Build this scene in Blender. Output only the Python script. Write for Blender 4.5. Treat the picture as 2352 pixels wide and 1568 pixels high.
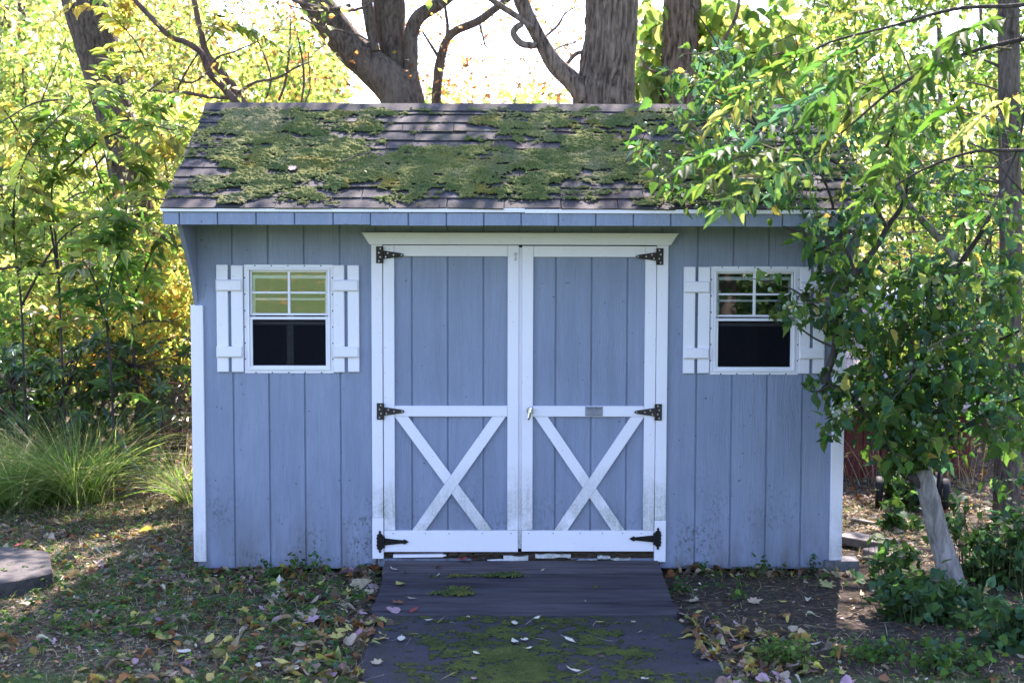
import bpy, math
import numpy as np
from math import radians, sin, cos, pi

for o in list(bpy.data.objects):
    bpy.data.objects.remove(o)
scene = bpy.context.scene
col = scene.collection

# ------------------------------------------------------------------ camera
# solved from the 8 inch siding grooves, the window levels and the corner boards
PW, PH = 2352.0, 1568.0                  # pixel frame the positions were read in
CAM = np.array([-0.132, -8.0, 1.885])
YAW, PIT, ROLL, FPX = 0.0114, -0.0715, 0.00255, 3230.5
_fw = np.array([sin(YAW)*cos(PIT), cos(YAW)*cos(PIT), sin(PIT)])
_r = np.array([cos(YAW), -sin(YAW), 0.0])
_u = np.cross(_r, _fw)
CR = _r*cos(ROLL) + _u*sin(ROLL)
CU = -_r*sin(ROLL) + _u*cos(ROLL)
cam_data = bpy.data.cameras.new('camera')
cam = bpy.data.objects.new('camera', cam_data)
col.objects.link(cam)
from mathutils import Matrix, Vector
M = Matrix(((CR[0], CU[0], -_fw[0], CAM[0]), (CR[1], CU[1], -_fw[1], CAM[1]),
            (CR[2], CU[2], -_fw[2], CAM[2]), (0, 0, 0, 1)))
cam.matrix_world = M
cam_data.sensor_width = 36.0
cam_data.lens = 36.0*FPX/PW
cam_data.clip_end = 2000.0
cam_data.dof.use_dof = True
cam_data.dof.focus_distance = 7.95
cam_data.dof.aperture_fstop = 3.4
scene.camera = cam

# ------------------------------------------------------------------ light
SUN_AZ, SUN_EL = radians(15.0), radians(46.0)     # behind the shed, a little to the right
world = bpy.data.worlds.new('World')
scene.world = world
world.use_nodes = True
wt = world.node_tree
bg = wt.nodes['Background']
sky = wt.nodes.new('ShaderNodeTexSky')
sky.sky_type = 'NISHITA'
sky.sun_disc = False
sky.sun_elevation = SUN_EL
sky.sun_rotation = SUN_AZ
sky.air_density = 1.0
sky.dust_density = 1.0
sky.ozone_density = 3.0
wt.links.new(sky.outputs[0], bg.inputs[0])
bg.inputs[1].default_value = 0.15
sun_d = bpy.data.lights.new('sun', 'SUN')
sun_d.energy = 5.0
sun_d.angle = radians(0.53)
sun_d.color = (1.0, 0.93, 0.80)
sun = bpy.data.objects.new('sun', sun_d)
col.objects.link(sun)
to_sun = Vector((sin(SUN_AZ)*cos(SUN_EL), cos(SUN_AZ)*cos(SUN_EL), sin(SUN_EL)))
sun.rotation_euler = to_sun.to_track_quat('Z', 'Y').to_euler()
sun.location = (6, 20, 20)
scene.view_settings.view_transform = 'Standard'
scene.view_settings.look = 'None'
scene.view_settings.gamma = 1.0
scene.view_settings.exposure = 2.40
scene.view_settings.use_white_balance = True      # camera white balance: the shade reads violet
scene.view_settings.white_balance_temperature = 6500
scene.view_settings.white_balance_tint = 26
scene.cycles.max_bounces = 8
scene.cycles.diffuse_bounces = 4
scene.cycles.transmission_bounces = 6
scene.cycles.transparent_max_bounces = 8
scene.cycles.sample_clamp_indirect = 8.0

# ------------------------------------------------------------------ helpers
rng = np.random.default_rng(11)

def ray(u, v):
    return _fw + CR*(u-PW/2)/FPX - CU*(v-PH/2)/FPX
def P(u, v, y):
    """point seen at pixel (u,v) on the upright plane at depth y"""
    d = ray(u, v)
    return CAM + d*((y-CAM[1])/d[1])
def G(u, v, z=0.0):
    """point seen at pixel (u,v) on the level plane z"""
    d = ray(u, v)
    return CAM + d*((z-CAM[2])/d[2])
def pxm(y):
    return (y-CAM[1])/FPX          # metres per pixel at depth y

def tag(o, label=None, cat=None, group=None, kind=None):
    if label: o['label'] = label
    if cat: o['category'] = cat
    if group: o['group'] = group
    if kind: o['kind'] = kind
    return o
def empty(name, loc=(0, 0, 0), label=None, cat=None, group=None):
    o = bpy.data.objects.new(name, None)
    o.location = [float(a) for a in loc]
    o.empty_display_size = 0.1
    col.objects.link(o)
    return tag(o, label, cat, group)
def link(name, me, mat=None, parent=None):
    o = bpy.data.objects.new(name, me)
    col.objects.link(o)
    if mat is not None:
        for m in (mat if isinstance(mat, (list, tuple)) else [mat]):
            me.materials.append(m)
    if parent is not None: o.parent = parent
    return o
def mesh_np(name, V, F, k, smooth=False, tint=None, matidx=None):
    """mesh from numpy verts (n,3) and faces (m,k)"""
    V = np.asarray(V, dtype=np.float32); F = np.asarray(F, dtype=np.int32)
    me = bpy.data.meshes.new(name)
    me.vertices.add(len(V)); me.vertices.foreach_set('co', V.ravel())
    me.loops.add(F.size); me.loops.foreach_set('vertex_index', F.ravel())
    me.polygons.add(len(F))
    me.polygons.foreach_set('loop_start', np.arange(0, F.size, k, dtype=np.int32))
    try:
        me.polygons.foreach_set('loop_total', np.full(len(F), k, dtype=np.int32))
    except Exception:
        pass
    if smooth: me.polygons.foreach_set('use_smooth', np.ones(len(F), dtype=bool))
    if matidx is not None: me.polygons.foreach_set('material_index', np.asarray(matidx, dtype=np.int32))
    if tint is not None:
        a = me.color_attributes.new('tint', 'FLOAT_COLOR', 'POINT')
        c = np.ones((len(V), 4), dtype=np.float32); c[:, :3] = tint
        a.data.foreach_set('color', c.ravel())
    me.update(calc_edges=True)
    return me

class MB:
    """collects polygons; build() links them as ONE mesh object"""
    def __init__(s): s.v = []; s.f = []; s.mi = []
    def poly(s, pts, faces, mi=0):
        n = len(s.v); s.v += [tuple(map(float, p)) for p in pts]
        for f in faces: s.f.append([n+i for i in f]); s.mi.append(mi)
    def box(s, x0, x1, y0, y1, z0, z1, mi=0):
        s.poly([(x0,y0,z0),(x1,y0,z0),(x1,y1,z0),(x0,y1,z0),(x0,y0,z1),(x1,y0,z1),(x1,y1,z1),(x0,y1,z1)],
               [(0,3,2,1),(4,5,6,7),(0,1,5,4),(1,2,6,5),(2,3,7,6),(3,0,4,7)], mi)
    def bevbox(s, x0, x1, y0, y1, z0, z1, b=0.003, mi=0):
        """box whose front (low y) edges are chamfered"""
        p = [(x0,y1,z0),(x1,y1,z0),(x1,y1,z1),(x0,y1,z1),
             (x0,y0+b,z0),(x1,y0+b,z0),(x1,y0+b,z1),(x0,y0+b,z1),
             (x0+b,y0,z0+b),(x1-b,y0,z0+b),(x1-b,y0,z1-b),(x0+b,y0,z1-b)]
        s.poly(p, [(0,3,2,1),(0,1,5,4),(1,2,6,5),(2,3,7,6),(3,0,4,7),
                   (4,5,9,8),(5,6,10,9),(6,7,11,10),(7,4,8,11),(8,9,10,11)], mi)
    def prism(s, outline, y0, y1, mi=0):
        """outline of (x,z) seen from the front (low y), extruded from y0 (front) to y1"""
        n = len(outline)
        pts = [(x, y0, z) for x, z in outline] + [(x, y1, z) for x, z in outline]
        fs = [tuple(range(n)), tuple(range(2*n-1, n-1, -1))]
        for i in range(n):
            j = (i+1) % n
            fs.append((i, i+n, j+n, j))
        s.poly(pts, fs, mi)
    def prism_x(s, outline, x0, x1, mi=0):
        """outline of (y,z) extruded along x"""
        n = len(outline)
        pts = [(x0, y, z) for y, z in outline] + [(x1, y, z) for y, z in outline]
        fs = [tuple(range(n)), tuple(range(2*n-1, n-1, -1))]
        for i in range(n):
            j = (i+1) % n
            fs.append((i, i+n, j+n, j))
        s.poly(pts, fs, mi)
    def cyl(s, c0, c1, r0, r1=None, n=12, mi=0):
        r1 = r0 if r1 is None else r1
        c0 = np.array(c0, float); c1 = np.array(c1, float)
        d = c1-c0; d /= np.linalg.norm(d)
        a = np.cross(d, [0, 0, 1.0])
        if np.linalg.norm(a) < 1e-3: a = np.cross(d, [1.0, 0, 0])
        a /= np.linalg.norm(a); b = np.cross(d, a)
        pts = []
        for c, r in ((c0, r0), (c1, r1)):
            for i in range(n):
                t = 2*pi*i/n
                pts.append(c + r*(a*cos(t)+b*sin(t)))
        fs = [(i, (i+1) % n, (i+1) % n+n, i+n) for i in range(n)]
        fs += [tuple(range(n-1, -1, -1)), tuple(range(n, 2*n))]
        s.poly(pts, fs, mi)
    def build(s, name, mat, parent=None, smooth=False, fixn=True):
        me = bpy.data.meshes.new(name)
        me.from_pydata(s.v, [], s.f)
        me.polygons.foreach_set('material_index', s.mi)
        if smooth: me.polygons.foreach_set('use_smooth', [True]*len(s.f))
        me.update()
        if fixn:
            import bmesh
            bm = bmesh.new(); bm.from_mesh(me)
            bmesh.ops.recalc_face_normals(bm, faces=bm.faces)
            bm.to_mesh(me); bm.free()
        return link(name, me, mat, parent)

# ---- lattice noise in numpy
def _hash(ix, iy, iz, seed):
    h = (ix.astype(np.int64)*374761393 + iy.astype(np.int64)*668265263 + iz.astype(np.int64)*2147483647 + seed*1274126177)
    h = (h ^ (h >> 13)) * 1274126177
    h = h ^ (h >> 16)
    return (h & 0xFFFFFF)/float(0xFFFFFF)
def vnoise(x, y, z=None, seed=0):
    x = np.asarray(x, float); y = np.asarray(y, float)
    z = np.zeros_like(x) if z is None else np.asarray(z, float)
    xi, yi, zi = np.floor(x), np.floor(y), np.floor(z)
    fx, fy, fz = x-xi, y-yi, z-zi
    fx = fx*fx*(3-2*fx); fy = fy*fy*(3-2*fy); fz = fz*fz*(3-2*fz)
    def H(a, b, c): return _hash(xi+a, yi+b, zi+c, seed)
    def L(a, b, t): return a+(b-a)*t
    x0 = L(L(H(0,0,0), H(1,0,0), fx), L(H(0,1,0), H(1,1,0), fx), fy)
    if not np.any(z): return x0
    x1 = L(L(H(0,0,1), H(1,0,1), fx), L(H(0,1,1), H(1,1,1), fx), fy)
    return L(x0, x1, fz)
def fbm(x, y, z=None, seed=0, oct=4, gain=0.5):
    a, s, t = 1.0, 0.0, 0.0
    for i in range(oct):
        s = s + a*vnoise(np.asarray(x)*2**i, np.asarray(y)*2**i, None if z is None else np.asarray(z)*2**i, seed+i*17)
        t += a; a *= gain
    return s/t
def sstep(a, b, x):
    t = np.clip((x-a)/(b-a), 0, 1); return t*t*(3-2*t)

# ------------------------------------------------------------------ materials
def new_mat(name):
    m = bpy.data.materials.new(name); m.use_nodes = True
    nt = m.node_tree
    for n in list(nt.nodes):
        if n.type != 'OUTPUT_MATERIAL': nt.nodes.remove(n)
    out = [n for n in nt.nodes if n.type == 'OUTPUT_MATERIAL'][0]
    return m, nt, out
class NT:
    """small helper to wire nodes"""
    def __init__(s, name):
        s.m, s.t, s.out = new_mat(name)
    def n(s, typ, **kw):
        nd = s.t.nodes.new(typ)
        for k, v in kw.items(): setattr(nd, k, v)
        return nd
    def l(s, a, b): s.t.links.new(a, b)
    def val(s, sock, x):
        if hasattr(x, 'is_linked') or isinstance(x, bpy.types.NodeSocket): s.l(x, sock)
        else: sock.default_value = x
    def pos(s, scale=(1, 1, 1), loc=(0, 0, 0)):
        g = s.n('ShaderNodeNewGeometry'); mp = s.n('ShaderNodeMapping')
        mp.inputs['Scale'].default_value = scale; mp.inputs['Location'].default_value = loc
        s.l(g.outputs['Position'], mp.inputs['Vector']); return mp.outputs[0]
    def noise(s, vec, scale, detail=3, rough=0.55, dist=0.0):
        n = s.n('ShaderNodeTexNoise'); s.l(vec, n.inputs['Vector'])
        n.inputs['Scale'].default_value = scale; n.inputs['Detail'].default_value = detail
        n.inputs['Roughness'].default_value = rough; n.inputs['Distortion'].default_value = dist
        return n.outputs['Fac']
    def ramp(s, fac, stops):
        r = s.n('ShaderNodeValToRGB'); s.l(fac, r.inputs[0])
        e = r.color_ramp.elements
        while len(e) < len(stops): e.new(0.5)
        for el, (p, c) in zip(e, stops):
            el.position = p
            el.color = (c, c, c, 1) if isinstance(c, (int, float)) else (*c, 1)
        return r.outputs[0]
    def mix(s, fac, a, b, blend='MIX'):
        m = s.n('ShaderNodeMix', data_type='RGBA', blend_type=blend)
        s.val(m.inputs[0], fac)
        for sock, x in ((m.inputs[6], a), (m.inputs[7], b)):
            if isinstance(x, (tuple, list)): sock.default_value = (*x, 1) if len(x) == 3 else x
            else: s.l(x, sock)
        return m.outputs[2]
    def math(s, op, a, b=0.0, clamp=False):
        m = s.n('ShaderNodeMath', operation=op); m.use_clamp = clamp
        s.val(m.inputs[0], a); s.val(m.inputs[1], b); return m.outputs[0]
    def z(s, comp=2):
        g = s.n('ShaderNodeNewGeometry'); sp = s.n('ShaderNodeSeparateXYZ')
        s.l(g.outputs['Position'], sp.inputs[0]); return sp.outputs[comp]
    def mapr(s, x, a, b, c=0.0, d=1.0):
        m = s.n('ShaderNodeMapRange'); s.l(x, m.inputs[0])
        for i, v in enumerate((a, b, c, d)): m.inputs[i+1].default_value = v
        return m.outputs[0]
    def bump(s, h, strength=0.3, dist=0.01):
        b = s.n('ShaderNodeBump'); b.inputs['Strength'].default_value = strength
        b.inputs['Distance'].default_value = dist; s.l(h, b.inputs['Height']); return b.outputs[0]
    def principled(s, color, rough=0.6, normal=None, metal=0.0, spec=0.4):
        p = s.n('ShaderNodeBsdfPrincipled')
        if isinstance(color, (tuple, list)): p.inputs['Base Color'].default_value = (*color, 1)
        else: s.l(color, p.inputs['Base Color'])
        s.val(p.inputs['Roughness'], rough)
        p.inputs['Metallic'].default_value = metal
        p.inputs['Specular IOR Level'].default_value = spec
        if normal is not None: s.l(normal, p.inputs['Normal'])
        s.l(p.outputs[0], s.out.inputs['Surface']); return p

def mat_siding():
    s = NT('siding_paint')
    # embossed cedar grain: long wavering vertical lines
    warp = s.noise(s.pos((3.0, 3.0, 0.8)), 2.0, 3)
    pv = s.pos((1, 1, 0.045))
    add = s.n('ShaderNodeVectorMath', operation='ADD'); s.l(pv, add.inputs[0])
    cmb = s.n('ShaderNodeCombineXYZ'); s.l(s.math('MULTIPLY', warp, 0.10), cmb.inputs[0]); s.l(cmb.outputs[0], add.inputs[1])
    g1 = s.noise(add.outputs[0], 95.0, 3, 0.6)
    g2 = s.noise(s.pos((1, 1, 0.25)), 260.0, 2, 0.6)
    grain = s.math('ADD', s.ramp(g1, [(0.38, 0.0), (0.52, 1.0), (0.66, 0.2)]), s.math('MULTIPLY', g2, 0.5))
    fade = s.ramp(s.noise(s.pos((2.6, 1, 0.7)), 1.9, 5, 0.65), [(0.32, 0.0), (0.68, 1.0)])
    c = s.mix(fade, (0.205, 0.240, 0.325), (0.258, 0.292, 0.385))
    c = s.mix(s.math('MULTIPLY', s.math('SUBTRACT', 1.0, s.ramp(g1, [(0.34, 0.0), (0.46, 1.0)])), 0.16), c, (0.140, 0.160, 0.225))
    # splash dirt and flaking rust-brown blotches along the foot of the wall
    zz = s.z()
    low = s.mapr(zz, 0.03, 0.42, 1.0, 0.0)
    bl = s.ramp(s.noise(s.pos((3.2, 1, 1.0)), 2.3, 5, 0.65), [(0.45, 0.0), (0.68, 1.0)])
    c = s.mix(s.math('MULTIPLY', s.math('MULTIPLY', s.math('POWER', low, 2.0), bl), 0.75), c, (0.13, 0.085, 0.075))
    mil = s.ramp(s.noise(s.pos((1, 1, 0.7)), 55.0, 4, 0.7), [(0.52, 0.0), (0.62, 1.0)])
    milm = s.ramp(s.noise(s.pos(), 3.1, 3), [(0.46, 0.0), (0.62, 1.0)])
    low2 = s.mapr(zz, 0.10, 0.62, 1.0, 0.0)
    c = s.mix(s.math('MULTIPLY', s.math('MULTIPLY', low2, mil), s.math('MULTIPLY', milm, 0.95)), c, (0.05, 0.055, 0.04))
    wash = s.math('MULTIPLY', s.mapr(zz, 0.02, 0.55, 1.0, 0.0), s.ramp(s.noise(s.pos((2.0, 1, 0.6)), 3.0, 4, 0.6), [(0.38, 0.0), (0.62, 0.55)]))
    c = s.mix(wash, c, (0.125, 0.135, 0.135))
    dr = s.ramp(s.noise(s.pos((1, 1, 0.05)), 16.0, 4, 0.6), [(0.40, 0.0), (0.66, 0.22)])
    c = s.mix(dr, c, (0.150, 0.172, 0.215))
    sp = s.ramp(s.noise(s.pos(), 38.0, 1), [(0.765, 0.0), (0.79, 1.0)])
    c = s.mix(s.math('MULTIPLY', sp, 0.7), c, (0.04, 0.045, 0.06))
    s.principled(c, 0.62, s.bump(grain, 0.5, 0.004), spec=0.3)
    return s.m

def mat_white(name, grime=0.0, z0=0.1, z1=0.6, dust=0.25):
    s = NT(name)
    base = s.mix(s.noise(s.pos((1, 1, 0.3)), 6.0, 4), (0.72, 0.68, 0.72), (0.81, 0.77, 0.80))
    sp = s.ramp(s.noise(s.pos(), 70.0, 2), [(0.70, 0.0), (0.745, 1.0)])
    c = s.mix(s.math('MULTIPLY', sp, dust+0.2), base, (0.20, 0.20, 0.20))
    if grime > 0:
        low = s.mapr(s.z(), z0, z1, 1.0, 0.0)
        pat = s.ramp(s.noise(s.pos((1, 1, 0.7)), 120.0, 4, 0.75), [(0.36, 0.0), (0.54, 1.0)])
        big = s.ramp(s.noise(s.pos(), 5.5, 3), [(0.34, 0.0), (0.54, 1.0)])
        k = s.math('MULTIPLY', s.math('MULTIPLY', s.math('POWER', low, 0.9), pat), s.math('MULTIPLY', big, grime))
        stk = s.ramp(s.noise(s.pos((1, 1, 0.10)), 34.0, 3, 0.6), [(0.36, 0.35), (0.60, 1.0)])
        k = s.math('MULTIPLY', k, stk)
        c = s.mix(k, c, (0.10, 0.105, 0.07))
        haze = s.math('MULTIPLY', s.math('MULTIPLY', low, big), 0.5*grime)
        c = s.mix(haze, c, (0.40, 0.42, 0.34))
    gr = s.noise(s.pos((1, 1, 0.06)), 140.0, 2)
    s.principled(c, 0.5, s.bump(gr, 0.12, 0.003), spec=0.35)
    return s.m

def mat_simple(name, c0, c1, scale=20.0, rough=0.6, metal=0.0, bump=0.2, bd=0.004, stretch=(1, 1, 1), spec=0.4, detail=4):
    s = NT(name)
    nz = s.noise(s.pos(stretch), scale, detail, 0.6)
    c = s.mix(s.ramp(nz, [(0.3, 0.0), (0.7, 1.0)]), c0, c1)
    s.principled(c, rough, s.bump(nz, bump, bd), metal, spec)
    return s.m

def mat_shingle():
    s = NT('asphalt_shingle')
    gran = s.noise(s.pos(), 300.0, 2, 0.7)
    c = s.mix(s.ramp(gran, [(0.36, 0.0), (0.66, 1.0)]), (0.013, 0.0125, 0.014), (0.082, 0.078, 0.082))
    # pale lichen bloom and rusty patches
    li = s.ramp(s.noise(s.pos(), 9.0, 5, 0.7), [(0.52, 0.0), (0.66, 1.0)])
    c = s.mix(s.math('MULTIPLY', s.math('MULTIPLY', li, s.ramp(gran, [(0.4, 0.0), (0.55, 1.0)])), 0.7), c, (0.19, 0.19, 0.20))
    film = s.ramp(s.noise(s.pos((1, 1, 1), (2, 5, 0)), 7.0, 5, 0.7), [(0.42, 0.0), (0.62, 0.65)])
    c = s.mix(film, c, (0.040, 0.043, 0.022))
    br = s.ramp(s.noise(s.pos((1, 1, 1), (4, 2, 0)), 2.6, 4), [(0.55, 0.0), (0.68, 1.0)])
    c = s.mix(s.math('MULTIPLY', br, 0.45), c, (0.11, 0.066, 0.050))
    dk = s.ramp(s.noise(s.pos((1, 1, 1), (9, 1, 0)), 3.4, 4), [(0.45, 0.0), (0.62, 1.0)])
    c = s.mix(s.math('MULTIPLY', dk, 0.55), c, (0.028, 0.027, 0.032))
    oi = s.n('ShaderNodeObjectInfo')
    c = s.mix(s.mapr(oi.outputs['Random'], 0, 1, 0.0, 0.35), c, (0.03, 0.03, 0.036))
    s.principled(c, 0.85, s.bump(gran, 0.7, 0.004), spec=0.25)
    return s.m

def mat_moss(name, dry=0.5, cols=None):
    s = NT(name)
    n1 = s.noise(s.pos(), 5.0, 4, 0.6)
    n2 = s.noise(s.pos(), 130.0, 3, 0.7)
    c = s.mix(s.ramp(n1, [(0.36, 0.0), (0.62, 1.0)]), *(cols or ((0.070, 0.100, 0.030), (0.165, 0.175, 0.050))))
    c = s.mix(s.math('MULTIPLY', s.ramp(s.noise(s.pos((1, 1, 1), (7, 3, 1)), 3.2, 4), [(0.52, 0.0), (0.66, 1.0)]), dry), c, (0.20, 0.19, 0.095))
    c = s.mix(s.math('MULTIPLY', s.ramp(s.noise(s.pos((1, 1, 1), (1, 8, 1)), 4.2, 3), [(0.58, 0.0), (0.70, 1.0)]), 0.7*(dry > 0.05)), c, (0.20, 0.145, 0.022))
    c = s.mix(s.math('MULTIPLY', s.ramp(n2, [(0.36, 1.0), (0.56, 0.0)]), 0.75), c, (0.025, 0.035, 0.010))
    s.principled(c, 0.95, s.bump(n2, 0.9, 0.006), spec=0.1)
    return s.m

def mat_bark(name, c0, c1, scale=9.0, stretch=(1, 1, 0.16), bump=0.8, moss=0.0):
    s = NT(name)
    nz = s.noise(s.pos(stretch), scale*2.2, 5, 0.65, 0.6)
    f2 = s.noise(s.pos(), 60.0, 3)
    c = s.mix(s.ramp(nz, [(0.34, 0.0), (0.62, 1.0)]), c0, c1)
    c = s.mix(s.math('MULTIPLY', f2, 0.35), c, tuple(0.4*a for a in c0))
    big = s.ramp(s.noise(s.pos(), 3.0, 3), [(0.45, 0.0), (0.7, 1.0)])
    c = s.mix(s.math('MULTIPLY', big, 0.35), c, tuple(min(1, 1.25*a) for a in c1))
    s.principled(c, 0.9, s.bump(s.math('ADD', nz, s.math('MULTIPLY', f2, 0.25)), bump, 0.02), spec=0.15)
    return s.m

def mat_leaf(name, trans=0.45, rough=0.5, spec=0.3, gain=2.2, sat=1.0):
    """leaf: colour per leaf from the 'tint' attribute, light passes through"""
    s = NT(name)
    a = s.n('ShaderNodeAttribute'); a.attribute_name = 'tint'
    nz = s.noise(s.pos(), 45.0, 3)
    sp = s.ramp(s.noise(s.pos(), 90.0, 3), [(0.60, 0.0), (0.68, 0.7)])
    c = s.mix(s.math('MAXIMUM', s.mapr(nz, 0.3, 0.7, 0.0, 0.4), sp), a.outputs['Color'], (0.02, 0.03, 0.008))
    p = s.n('ShaderNodeBsdfPrincipled')
    s.l(c, p.inputs['Base Color']); p.inputs['Roughness'].default_value = rough
    p.inputs['Specular IOR Level'].default_value = spec
    t = s.n('ShaderNodeBsdfTranslucent')
    g = s.n('ShaderNodeMix', data_type='RGBA', blend_type='MULTIPLY'); g.inputs[0].default_value = 1.0
    s.l(a.outputs['Color'], g.inputs[6]); g.inputs[7].default_value = (gain*0.98, gain*1.08, gain*0.80, 1)
    s.l(g.outputs[2], t.inputs['Color'])
    mx = s.n('ShaderNodeMixShader'); mx.inputs[0].default_value = trans
    s.l(p.outputs[0], mx.inputs[1]); s.l(t.outputs[0], mx.inputs[2])
    s.l(mx.outputs[0], s.out.inputs['Surface'])
    return s.m
# ------------------------------------------------------------------ ground
def ground_h(x, y):
    """gentle ground: flat by the shed, a long slow rise of lawn behind the viewpoint"""
    x = np.asarray(x, float); y = np.asarray(y, float)
    h = -0.012 + (fbm(x*1.3, y*1.3, seed=5, oct=4)-0.5)*0.05 + (fbm(x*6, y*6, seed=9, oct=3)-0.5)*0.016
    pathd = np.clip((np.abs(x-0.05)-0.85)/0.35, 0, 1)
    near = np.where(y < 0.2, pathd, 1.0)
    h = h*near + (1-near)*(-0.02)
    h = np.where((np.abs(x) < 1.95) & (y > 0.03) & (y < 2.6), -0.03, h)
    h = h + 0.05*np.clip((np.abs(x)-1.9)/3.0, 0, 1)*sstep(1.0, 6.0, y)
    h = h + np.clip((-y-11.0), 0, 60)*0.10 + sstep(9, 40, y)*-0.4
    return h
def axis(segs):
    out = []
    for a, b, st in segs: out += list(np.arange(a, b, st))
    out.append(segs[-1][1]); return np.array(out)
gx = axis([(-400, -60, 40), (-60, -12, 4), (-12, -5, 0.5), (-5, 5, 0.06), (5, 12, 0.5), (12, 60, 4), (60, 400, 40)])
gy = axis([(-400, -80, 40), (-80, -12, 3), (-12, -3, 0.5), (-3, 4.5, 0.06), (4.5, 12, 0.5), (12, 60, 4), (60, 400, 40)])
GX, GY = np.meshgrid(gx, gy)
GZ = ground_h(GX, GY)
nx, ny = len(gx), len(gy)
ii = np.arange(nx*ny).reshape(ny, nx)
gf = np.stack([ii[:-1, :-1], ii[:-1, 1:], ii[1:, 1:], ii[1:, :-1]], -1).reshape(-1, 4)

def mat_ground():
    s = NT('soil_and_lawn')
    n1 = s.noise(s.pos(), 34.0, 5, 0.7); n2 = s.noise(s.pos(), 2.1, 4); n3 = s.noise(s.pos(), 180.0, 2)
    soil = s.mix(s.ramp(n1, [(0.35, 0.0), (0.65, 1.0)]), (0.018, 0.015, 0.014), (0.062, 0.050, 0.042))
    soil = s.mix(s.math('MULTIPLY', s.ramp(n2, [(0.45, 0.0), (0.7, 1.0)]), 0.5), soil, (0.075, 0.052, 0.030))
    vo = s.n('ShaderNodeTexVoronoi'); vo.feature = 'F1'; s.l(s.pos((1, 1, 1)), vo.inputs['Vector']); vo.inputs['Scale'].default_value = 42.0
    vs = s.n('ShaderNodeSeparateColor'); s.l(vo.outputs['Color'], vs.inputs[0])
    lit = s.ramp(vs.outputs[0], [(0.0, (0.020, 0.016, 0.013)), (0.45, (0.055, 0.040, 0.030)), (0.72, (0.130, 0.090, 0.058)), (0.9, (0.235, 0.185, 0.130)), (1.0, (0.045, 0.060, 0.022))])
    right = s.mapr(s.z(0), 0.6, 1.0, 0.85, 0.30)
    back = s.mapr(s.z(1), 0.1, 0.9, 0.0, 0.5)
    soil = s.mix(s.math('ADD', right, back, True), soil, lit)
    chip = s.ramp(n3, [(0.66, 0.0), (0.72, 1.0)])
    soil = s.mix(s.math('MULTIPLY', chip, 0.5), soil, (0.16, 0.14, 0.11))
    lawn = s.mix(s.ramp(s.noise(s.pos(), 14.0, 5, 0.7), [(0.3, 0.0), (0.7, 1.0)]), (0.058, 0.098, 0.030), (0.095, 0.140, 0.046))
    leaf = s.ramp(s.noise(s.pos((1, 1, 1), (3, 3, 0)), 3.2, 3, 0.8), [(0.60, 0.0), (0.63, 1.0)])
    lawn = s.mix(s.math('MULTIPLY', leaf, 0.7), lawn, (0.30, 0.17, 0.06))
    wob = s.math('MULTIPLY', s.noise(s.pos(), 1.5, 3), 0.8)
    yy = s.math('ADD', s.z(1), wob)
    edge = s.mapr(yy, -1.75, -1.50, 1.0, 0.0)
    c = s.mix(edge, soil, lawn)
    s.principled(c, 0.95, s.bump(s.math('ADD', n1, n3), 0.8, 0.012), spec=0.12)
    return s.m
M_GROUND = mat_ground()
ground = link('ground', mesh_np('ground', np.stack([GX, GY, GZ], -1).reshape(-1, 3), gf, 4, True), M_GROUND)
tag(ground, 'dark leaf strewn soil and lawn around the shed', 'ground', kind='structure')

# ------------------------------------------------------------------ asphalt path
def path_edges(y):
    y = np.asarray(y, float)
    l = -0.74 + (fbm(y*2.3, y*0+3.1, seed=3)-0.5)*0.10
    r = 0.80 + np.clip(-1.04-y, 0, 1.2)*0.10 + (fbm(y*2.1, y*0+9.7, seed=4)-0.5)*0.08
    return l, r
pys = np.concatenate([np.arange(-12, -3, 0.3), np.arange(-3, -1.02, 0.03), [-1.02]])
pl, pr = path_edges(pys)
ts = np.linspace(0, 1, 60)
PX = pl[:, None]*(1-ts)+pr[:, None]*ts
PY = np.repeat(pys[:, None], 60, 1)
PZ = 0.004 + (fbm(PX*3, PY*3, seed=21)-0.5)*0.010 - 0.03*(np.minimum(ts, 1-ts)[None, :] < 0.008)
idx = np.arange(PX.size).reshape(PX.shape)
pf = np.stack([idx[:-1, :-1], idx[:-1, 1:], idx[1:, 1:], idx[1:, :-1]], -1).reshape(-1, 4)
def mat_asphalt():
    s = NT('asphalt')
    g = s.noise(s.pos(), 210.0, 3, 0.7); b = s.noise(s.pos(), 5.0, 4)
    c = s.mix(s.ramp(g, [(0.35, 0.0), (0.70, 1.0)]), (0.018, 0.0160, 0.020), (0.070, 0.063, 0.078))
    c = s.mix(s.math('MULTIPLY', s.ramp(b, [(0.4, 0.0), (0.65, 1.0)]), 0.4), c, (0.016, 0.016, 0.018))
    dots = s.ramp(s.noise(s.pos(), 95.0, 1), [(0.74, 0.0), (0.77, 1.0)])
    c = s.mix(s.math('MULTIPLY', dots, 0.6), c, (0.22, 0.22, 0.22))
    film = s.ramp(s.noise(s.pos(), 2.6, 6, 0.75), [(0.46, 0.0), (0.66, 0.75)])
    c = s.mix(film, c, (0.030, 0.036, 0.014))
    s.principled(c, 0.88, s.bump(g, 0.7, 0.006), spec=0.25)
    return s.m
path = link('asphalt_path', mesh_np('asphalt_path', np.stack([PX, PY, PZ], -1).reshape(-1, 3), pf, 4, True), mat_asphalt())
tag(path, 'dark asphalt path with a mossy middle leading up to the wooden ramp', 'path', kind='structure')

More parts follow.
